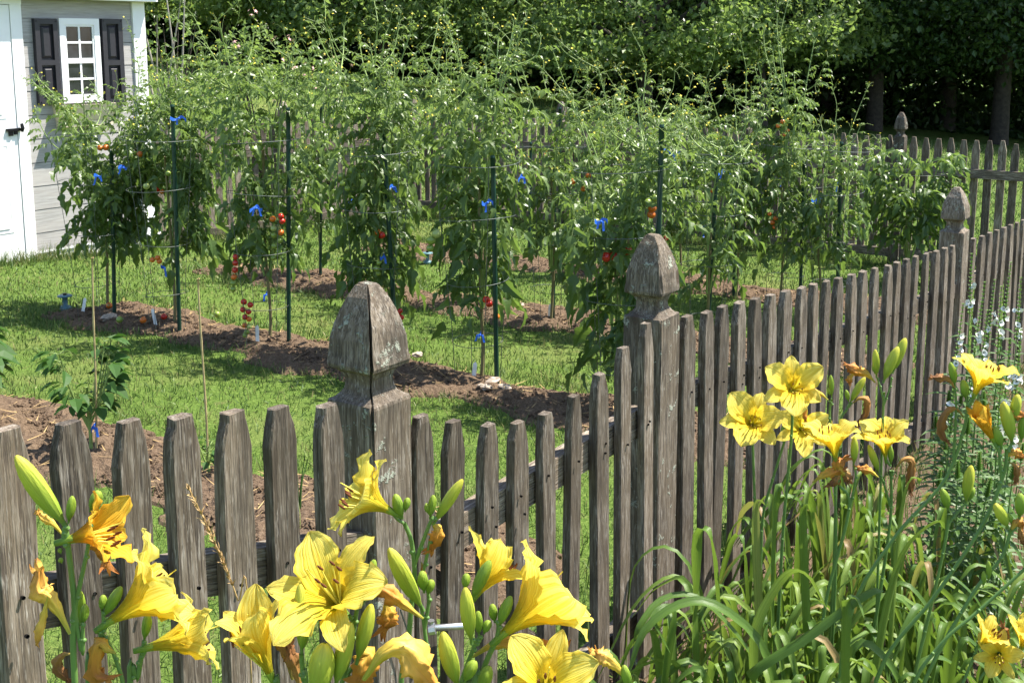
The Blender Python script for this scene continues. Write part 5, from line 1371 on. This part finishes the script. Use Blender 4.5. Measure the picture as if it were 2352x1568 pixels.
stalk('daylily branch with slim buds and a drooping orange wilted bloom', RD - .02, [[(1920, 1300), (1917, 1100), (1906, 960), (1910, 915)], [(1912, 930), (1904, 920)]],
      buds=[((1910, 908), (1908, 861), 13), ((1906, 906), (1902, 890), 10)], wilts=[([(1902, 918), (1880, 902), (1855, 905), (1832, 925)], 18, 'wilt', -.01), ([(1850, 910), (1846, 940), (1850, 968)], 10, 'wilt', -.01)], seed=14)
stalk('daylily side trumpet opening up left with a cluster of brown wilted blooms below', RD - .1, [[(1880, 1568), (1897, 1380), (1951, 1168), (1925, 1110)], [(1951, 1170), (1965, 1100), (1962, 1070)], [(1925, 1110), (1919, 1070)]],
      buds=[((1961, 1064), (1963, 1002), 18), ], flowers=[dict(b=(1920, 1058), ax=(-.14, .06, .92), size=.078, phi1=52, curl=60, seed=67, roll=.2, ped=(1922, 1080), W=.024)],
      wilts=[([(1866, 1108), (1890, 1092), (1915, 1082), (1935, 1078)], 22, 'wilt'), ([(1950, 1100), (1925, 1070), (1940, 1055)], 26, 'wilt'), ([(1930, 1075), (1922, 1100), (1905, 1115)], 18, 'wilt_dark'), ([(1940, 1080), (1950, 1105)], 22, 'wilt_dark'), ([(2018, 1096), (1995, 1080), (1966, 1074)], 16, 'wilt')], seed=15, rad=.0036)
stalk('daylily with an upturned flower and hooked brown wilted blooms at the right', RD, [[(1988, 1568), (2034, 1278), (2047, 1165), (2046, 1080)], [(2047, 1170), (2030, 1110), (2020, 1090)], [(2046, 1100), (2050, 1080)]],
      buds=[((2018, 1082), (1995, 1021), 18), ((2046, 1064), (2045, 1022), 14)], flowers=[dict(b=(2034, 1052), ax=(-.16, -.12, .90), size=.076, phi1=52, curl=40, seed=69, roll=1.0, ped=(2046, 1070), W=.026)],
      wilts=[([(2056, 1078), (2074, 1056), (2094, 1060), (2090, 1100), (2092, 1136)], 18, 'wilt_dark')], seed=16, rad=.0036)
stalk('daylily branch with an oblique bud and a hooked brown bloom before the right fence', RD + .05, [[(1915, 1300), (1925, 1000), (1945, 940), (1952, 925)], [(1948, 935), (1955, 925)]],
      buds=[((1954, 922), (1987, 866), 17), ((1949, 921), (1943, 895), 11)], wilts=[([(1955, 928), (1975, 914), (1992, 922), (1986, 955), (1968, 982)], 16, 'wilt_dark')], seed=17)
stalk('tall daylily stalk topped by three fat green buds against the right fence', RD + .02, [[(2010, 1500), (2020, 1200), (2028, 960), (2031, 900)], [(2030, 920), (2022, 890), (2014, 865)], [(2030, 930), (2044, 890), (2048, 865)]],
      buds=[((2031, 872), (2063, 796), 24, -.02), ((2052, 850), (2080, 776), 24, .02), ((2013, 862), (2010, 802), 17), ((2009, 856), (2006, 835), 11), ((2036, 848), (2035, 832), 10)],
      wilts=[([(2010, 878), (1990, 858), (1965, 850), (1944, 838)], 22, 'wilt'), ([(1966, 852), (1952, 868), (1952, 880)], 14, 'wilt')], seed=18)
ED = 2.05
stalk('daylily stalk at the right edge with a flared flower opening upward', ED, [[(1950, 1420), (2053, 1236), (2169, 1104), (2215, 980), (2222, 930)], [(2190, 1060), (2196, 930), (2192, 890)], [(2222, 935), (2232, 915)]],
      buds=[((2193, 882), (2183, 832), 18), ((2218, 914), (2212, 872), 20)], flowers=[dict(b=(2236, 912), ax=(.26, -.05, .84), size=.074, phi1=54, curl=45, seed=71, roll=.5, ped=(2226, 930), W=.025)],
      wilts=[([(2196, 896), (2180, 872), (2160, 868), (2140, 866)], 16, 'wilt_dark'), ([(2214, 958), (2195, 938), (2172, 950), (2160, 990), (2178, 1016)], 18, 'wilt_dark')], seed=21, rad=.0034)
stalk('daylily with an orange rolled flower and plump buds at the right edge', ED - .05, [[(2019, 1542), (2147, 1369), (2256, 1206), (2305, 1089), (2312, 1030)], [(2300, 1100), (2296, 1050), (2290, 1020)], [(2312, 1040), (2326, 1015)]],
      buds=[((2324, 1012), (2304, 922), 30), ((2300, 1026), (2283, 978), 22), ((2330, 965), (2338, 905), 24), ((2346, 1010), (2352, 955), 20)],
      flowers=[dict(b=(2282, 1012), ax=(-.46, -.1, .78), size=.062, phi1=10, curl=10, old=True, seed=73, roll=.4, phi0=8, W=.016, stam=False, ped=(2292, 1030))],
      wilts=[([(2308, 1050), (2330, 1040), (2352, 1050)], 18, 'wilt'), ([(2300, 950), (2325, 948), (2350, 956)], 24, 'wilt'), ([(2318, 1060), (2335, 1075), (2332, 1110)], 14, 'wilt_dark')], seed=22, rad=.0038)
stalk('low daylily stalk with two green buds before the white flowered plant', ED + .1, [[(2098, 1568), (2132, 1420), (2166, 1270), (2181, 1180)], [(2180, 1200), (2205, 1170), (2218, 1155)]],
      buds=[((2219, 1150), (2231, 1068), 26), ((2226, 1148), (2236, 1118), 17), ((2178, 1168), (2164, 1122), 22)], seed=23, rad=.0034)
stalk('leaning daylily stalk with fat buds and a tan wilted bloom at the right edge', ED - .1, [[(2110, 1600), (2230, 1370), (2300, 1280), (2322, 1215)], [(2318, 1230), (2340, 1200)]],
      buds=[((2314, 1208), (2285, 1156), 26), ((2342, 1186), (2344, 1132), 26), ((2322, 1200), (2316, 1178), 14), ((2270, 1331), (2271, 1288), 14), ((2258, 1345), (2260, 1310), 12)], wilts=[([(2320, 1222), (2335, 1200), (2350, 1206)], 22, 'wilt'), ([(2340, 1205), (2352, 1250)], 16, 'wilt_dark')], seed=24, rad=.0036)
stalk('thick diagonal daylily stalk crossing the lower right leaves', ED - .15, [[(2090, 1600), (2160, 1480), (2250, 1400), (2360, 1300)]], buds=[((2360, 1300), (2385, 1260), 24)], seed=25, rad=.0034)
stalk('fallen daylily stalk with low yellow flowers at the lower right corner', 2.0, [[(2180, 1640), (2215, 1560), (2240, 1500), (2246, 1480)], [(2250, 1560), (2290, 1500), (2300, 1490)]],
      flowers=[dict(b=(2248, 1482), ax=(.35, -.25, .7), size=.050, phi1=44, curl=20, seed=75, roll=.3), dict(b=(2296, 1500), ax=(-.4, -.7, .3), size=.048, phi1=80, curl=10, seed=76, roll=.3, ped=(2300, 1505)), dict(b=(2345, 1490), ax=(.05, -.2, .9), size=.055, phi1=36, curl=20, seed=77, roll=.9, ped=(2330, 1520))],
      wilts=[([(2320, 1490), (2310, 1460), (2305, 1440)], 22, 'wilt_dark')], seed=26)

# --- strap leaf clumps
def strap(r, pts, wid, rs, tip=True):
    """one arching strap leaf through world points, folded along its keel"""
    n = 16; p = spline(pts, n); t = np.linspace(0, 1, n); tg = unit(np.gradient(p, axis=0))
    s = unit(np.cross(tg, np.array([0, 0, 1.0]) + .25 * rs.randn(3))); s0 = s[0].copy()
    for i in range(1, n):                 # keep the side direction steady
        s[i] -= tg[i] * (s[i] @ tg[i]); 
        if s[i] @ s[i - 1] < 0: s[i] *= -1
    s = unit(s); nn = np.cross(s, tg)
    w = wid / 2 * np.interp(t, [0, .15, .5, .8, .94, 1], [.75, .95, 1, .72, .34, .04])[:, None]
    k = .38 + .15 * rs.rand()
    g = np.stack([p - s * w + nn * w * k, p - s * w * .5 + nn * w * k * .42, p, p + s * w * .5 + nn * w * k * .42, p + s * w + nn * w * k], 1)
    uv = np.dstack(np.meshgrid(np.linspace(0, 1, 5), t))
    mb = MB(); mb.grid(g - np.array(r.location), 0, uv); return mb.obj('leaf', M['lily_leaf'], r, smooth=True)

def clump(u, D, n, seed, label, L=.72, R=.07, spread=.58, back=0.0):
    rs = np.random.RandomState(seed); x = (u - 1176) / 2700 * D; b = Vector((x, D, gzf(x, D))); r = thing('daylily_clump', b, label, 'daylily leaves', 'daylily leaf clumps')
    for k in range(int(n * .8)):
        a = rs.rand() * 6.28; rr = R * rs.rand() ** .5; p0 = np.array([b.x + rr * math.cos(a), b.y + rr * math.sin(a), b.z - .01])
        a2 = a + rs.randn() * .5; l = L * (.6 + .5 * rs.rand()); o = np.array([math.cos(a2), math.sin(a2) * .8, 0]); sp = spread * (.25 + .9 * rs.rand())
        pk = p0 + o * l * .30 * sp + np.array([0, 0, l * (.62 - .12 * sp)]); e1_ = p0 + o * l * .62 * sp + np.array([0, 0, l * (.70 - .30 * sp)]); e2_ = p0 + o * l * (.95 * sp) + np.array([0, 0, l * (.62 - .72 * sp * (.6 + .6 * rs.rand()))])
        e2_[2] = max(e2_[2], b.z + .02); e1_[2] = max(e1_[2], b.z + .05)
        # stay on the border side of the fence
        for q in (p0, pk, e1_, e2_):
            ex = (E2[0] * q[0] + E2[1] * q[1]) - (C_F - .03)
            if ex > 0: q[0] -= E2[0] * ex; q[1] -= E2[1] * ex
        strap(r, [p0, pk, e1_, e2_], .013 + .006 * rs.rand(), rs)
    return r
CL = [(1600, 2.15, 22, 'at the left end of the border under the gate post'), (1740, 2.30, 44, 'before the right fence under the leftmost flower'), (1840, 2.15, 52, 'in the middle of the right border'), (1930, 2.45, 44, 'close to the fence under the side trumpet'), (2000, 2.10, 52, 'in the lower right foreground'), (2090, 2.55, 40, 'behind the hooked wilted blooms'), (2180, 2.15, 50, 'in the lower right corner'), (2300, 2.4, 44, 'at the right edge'), (2250, 2.9, 34, 'further back below the white flowers'), (1780, 2.02, 36, 'lowest at the bottom edge'), (1880, 2.85, 34, 'hugging the fence behind the wilted cluster'), (1980, 3.1, 34, 'hugging the fence under the hooked blooms'), (2060, 3.4, 30, 'hugging the fence before the rearmost post'), (2150, 2.6, 36, 'beneath the white flowered plants'), (1800, 2.6, 30, 'close to the fence below the three facing flowers')]
for i_, (u_, D_, n_, l_) in enumerate(CL): clump(u_, D_, n_, 200 + i_, 'clump of daylily leaves ' + l_)
# singled out long leaves of the nearest clump
rl_ = thing('daylily_clump', (P(1520, 1640, 2.1).x, 2.1, gzf(P(1520, 1640, 2.1).x, 2.1)), 'long daylily leaves arching left over the foot of the gate post', 'daylily leaves', 'daylily leaf clumps')
rs_ = np.random.RandomState(5)
for pts_, w_ in (([(1600, 1600, 2.2), (1592, 1400, 2.22), (1605, 1230, 2.2), (1632, 1240, 2.18), (1648, 1400, 2.2), (1660, 1500, 2.2)], .022), ([(1790, 1600, 2.1), (1740, 1470, 2.1), (1640, 1390, 2.1), (1560, 1390, 2.1), (1480, 1450, 2.08), (1440, 1560, 2.06)], .022), ([(1770, 1580, 2.15), (1690, 1460, 2.15), (1600, 1375, 2.15), (1520, 1380, 2.15), (1470, 1440, 2.12), (1455, 1480, 2.12)], .02), ([(1880, 1640, 2.0), (1720, 1560, 2.0), (1850, 1460, 1.98), (1990, 1360, 1.96), (2030, 1356, 1.96)], .026), ([(1730, 1600, 2.12), (1735, 1450, 2.12), (1800, 1330, 2.12), (1850, 1320, 2.1), (1900, 1400, 2.08)], .02), ([(1520, 1600, 2.12), (1530, 1520, 2.12), (1545, 1400, 2.12), (1500, 1420, 2.1), (1540, 1500, 2.1)], .018), ([(1940, 1640, 1.95), (1938, 1500, 1.95), (1945, 1390, 1.95), (1965, 1375, 1.95), (1985, 1420, 1.93)], .022), ([(1735, 1640, 2.2), (1745, 1450, 2.2), (1738, 1250, 2.2), (1740, 1155, 2.2), (1758, 1160, 2.2)], .018), ([(1780, 1600, 2.2), (1770, 1400, 2.2), (1775, 1200, 2.2), (1790, 1115, 2.2), (1805, 1150, 2.2)], .018), ([(1860, 1600, 2.3), (1850, 1350, 2.3), (1845, 1200, 2.3), (1858, 1160, 2.3), (1880, 1250, 2.3)], .018), ([(2000, 1620, 2.2), (2040, 1400, 2.2), (2085, 1260, 2.2), (2150, 1200, 2.2), (2170, 1215, 2.2)], .022), ([(2040, 1600, 2.3), (2060, 1300, 2.3), (2085, 1120, 2.3), (2110, 1100, 2.3), (2112, 1115, 2.3)], .016)):
    strap(rl_, [np.array(P(*q)) for q in pts_], w_, rs_)

# near leaves and a seed stalk of grass before the left pickets
gs_ = thing('grass_stalk', (P(560, 1640, 1.2).x, 1.2, gzf(P(560, 1640, 1.2).x, 1.2)), 'dry brown grass seed stalk before the left pickets', 'grass')
pth_ = spline([np.array(gs_.location), np.array(P(575, 1500, 1.2)), np.array(P(545, 1375, 1.2)), np.array(P(500, 1260, 1.2)), np.array(P(437, 1128, 1.2))], 40)
mb_ = MB(); mb_.tube(rel(gs_, pth_), np.linspace(.0011, .0006, 40), 5); mb_.obj('culm', M['straw'], gs_)
mb_ = MB(); k_ = pth_[22:]; rs_ = np.random.RandomState(2)
qq_ = np.repeat(k_, 5, 0); d_ = unit(np.gradient(k_, axis=0)).repeat(5, 0) + rs_.randn(len(qq_), 3) * .25
mb_.inst(LF_N[0], LF_N[1], frames(unit(d_), rs_.randn(len(qq_), 3), .010, rel(gs_, qq_))); mb_.obj('seed_head', M['straw'], gs_)

# ------------------------------------------------------------------ white flowered plants at the right edge
def obedient(u, v, D, H, seed, label, spike=.16, flowers=3):
    rs = np.random.RandomState(seed); x = P(u, v, D).x; zt = P(u, v, D).z; b = Vector((x - .02 * rs.randn(), D + .03, gzf(x, D)))
    r = thing('white_flowered_plant', b, label, 'flowering plant', 'white flowered plants'); H = zt - b.z
    top = np.array([x - b.x, D - b.y, H]); sp = spline([(0, 0, -.02), top * np.array([.4, .4, .5]) + rs.randn(3) * .008, top], 30)
    MB().tube(sp, np.linspace(.0035, .0012, 30), 6).obj('stem', M['lily_stem'], r, smooth=True)
    zs = sp[:, 2] / H; s0 = 1 - spike / H
    lfm = OB_LEAF
    for i in range(3, 30):
        if zs[i] > s0: break
        if zs[i] < .12: continue
        for s in (0, math.pi):
            a = i * 1.57 + s + rs.randn() * .25; d = np.array([math.cos(a), math.sin(a), .35]); d = unit(d); l = .075 * (.7 + .5 * rs.rand()) * (1.1 - .4 * zs[i])
            o = ob('leaf', lfm, r, sp[i], (0, 0, 0), (l,) * 3); o.rotation_euler = Matrix(frames(d[None], np.array([[0, 0, 1.]]), 1.0, sp[i][None])[0][:3, :3].tolist()).to_euler()
    mb = MB(); Mx = []
    for i, t in enumerate(np.linspace(s0, 1, 16)):
        q = np.array([np.interp(t, zs, sp[:, c]) for c in range(3)])
        for s in range(4):
            a = s * math.pi / 2 + i * .8; d = unit(np.array([math.cos(a), math.sin(a), .8])); Mx.append(frames(d[None], np.array([[0, 0, 1.]]), .012 * (1.25 - .6 * (t - s0) / (1 - s0)), q[None])[0])
    mb.inst(LF_BUD[0], LF_BUD[1], np.array(Mx)); mb.obj('bud_spike', M['bud_small'], r)['kind'] = 'stuff'
    for k in range(flowers + (2 if flowers else 0)):
        t = s0 + (1 - s0) * .5 * rs.rand(); q = np.array([np.interp(t, zs, sp[:, c]) for c in range(3)]); a = -math.pi / 2 + rs.randn() * 1.0; d = unit(np.array([math.cos(a), math.sin(a), .25]))
        o = ob('flower', OB_FLOWER, r, q); o.rotation_euler = axis_rot(d, rs.rand() * 6); o.scale = (.68,) * 3
OB_LEAF = MB().add(LF_N[0], [LF_N[1]]).mesh('leaf', M['herb_leaf'])
LF_BUD = leaflet([0, .4, 1], [.1, .34, .02], .5, 0)
def ob_flower():
    mb = MB(); n = 9; th = np.linspace(0, 2 * math.pi, n)
    g = np.array([[(r * math.cos(a) * (1 + .35 * k * math.cos(2 * a)), r * math.sin(a), z + .004 * k * math.sin(2 * a)) for a in th] for r, z, k in ((.002, 0, 0), (.003, .008, 0), (.006, .015, 0), (.0085, .019, .6), (.012, .020, 1.2))])
    mb.grid(g); return mb.mesh('flower', M['white_flower'], True)
OB_FLOWER = ob_flower()
OBED = [(2232, 585, 3.55, 4), (2262, 650, 3.45, 4), (2285, 645, 3.6, 2), (2300, 660, 3.4, 4), (2322, 605, 3.6, 1), (2345, 640, 3.5, 3), (2212, 700, 3.4, 3), (2268, 715, 3.2, 4), (2320, 780, 3.1, 3), (2195, 850, 3.2, 2), (2345, 760, 3.2, 4), (2300, 850, 2.95, 2), (2240, 800, 3.3, 1), (2340, 900, 2.9, 1), (2180, 900, 3.4, 0), (2260, 900, 3.3, 0), (2225, 960, 3.1, 0), (2310, 980, 3.2, 0), (2170, 1000, 3.3, 0), (2350, 1020, 3.0, 0), (2200, 1060, 2.9, 0), (2250, 1040, 2.8, 0), (2150, 950, 3.6, 0), (2290, 930, 3.5, 0), (2330, 1060, 2.75, 0), (2275, 1100, 2.75, 0), (2160, 1080, 3.0, 0), (2210, 900, 3.6, 0)]
OBL = ['tallest, beside the rearmost acorn post', 'with a pair of blooms below the tallest', 'behind the second tallest pair', 'with a droopy bloom in the upper middle', 'second tallest near the right edge', 'at the very right edge, upper', 'leftmost with one bloom at its tip', 'with blooms facing left, mid height', 'before the fence at mid right', 'low at the left of the group', 'at the right edge, mid height', 'low behind the plump lily buds', 'with buds only, middle of the group', 'low at the right edge', 'leafy and flowerless, left by the post foot', 'leafy and flowerless in the middle', 'leafy and flowerless behind the orange rolled flower', 'leafy and flowerless on the right', 'leafy and flowerless, lowest left', 'leafy and flowerless, lowest right', 'before the hooked wilted bloom', 'behind the upright pair of lily buds', 'against the foot of the rearmost post', 'behind the orange rolled bloom, close to the pickets', 'under the plump buds at the right edge', 'between two leaning lily stalks', 'at the left foot of the white flowered group', 'shaded near the pickets, left of the middle']
for i_, ((u_, v_, D_, n_), l_) in enumerate(zip(OBED, OBL)): obedient(u_, v_, D_, 0, 300 + i_, 'white spiked flower plant ' + l_ if n_ else 'upright leafy plant ' + l_, .19 if n_ else .05, n_)
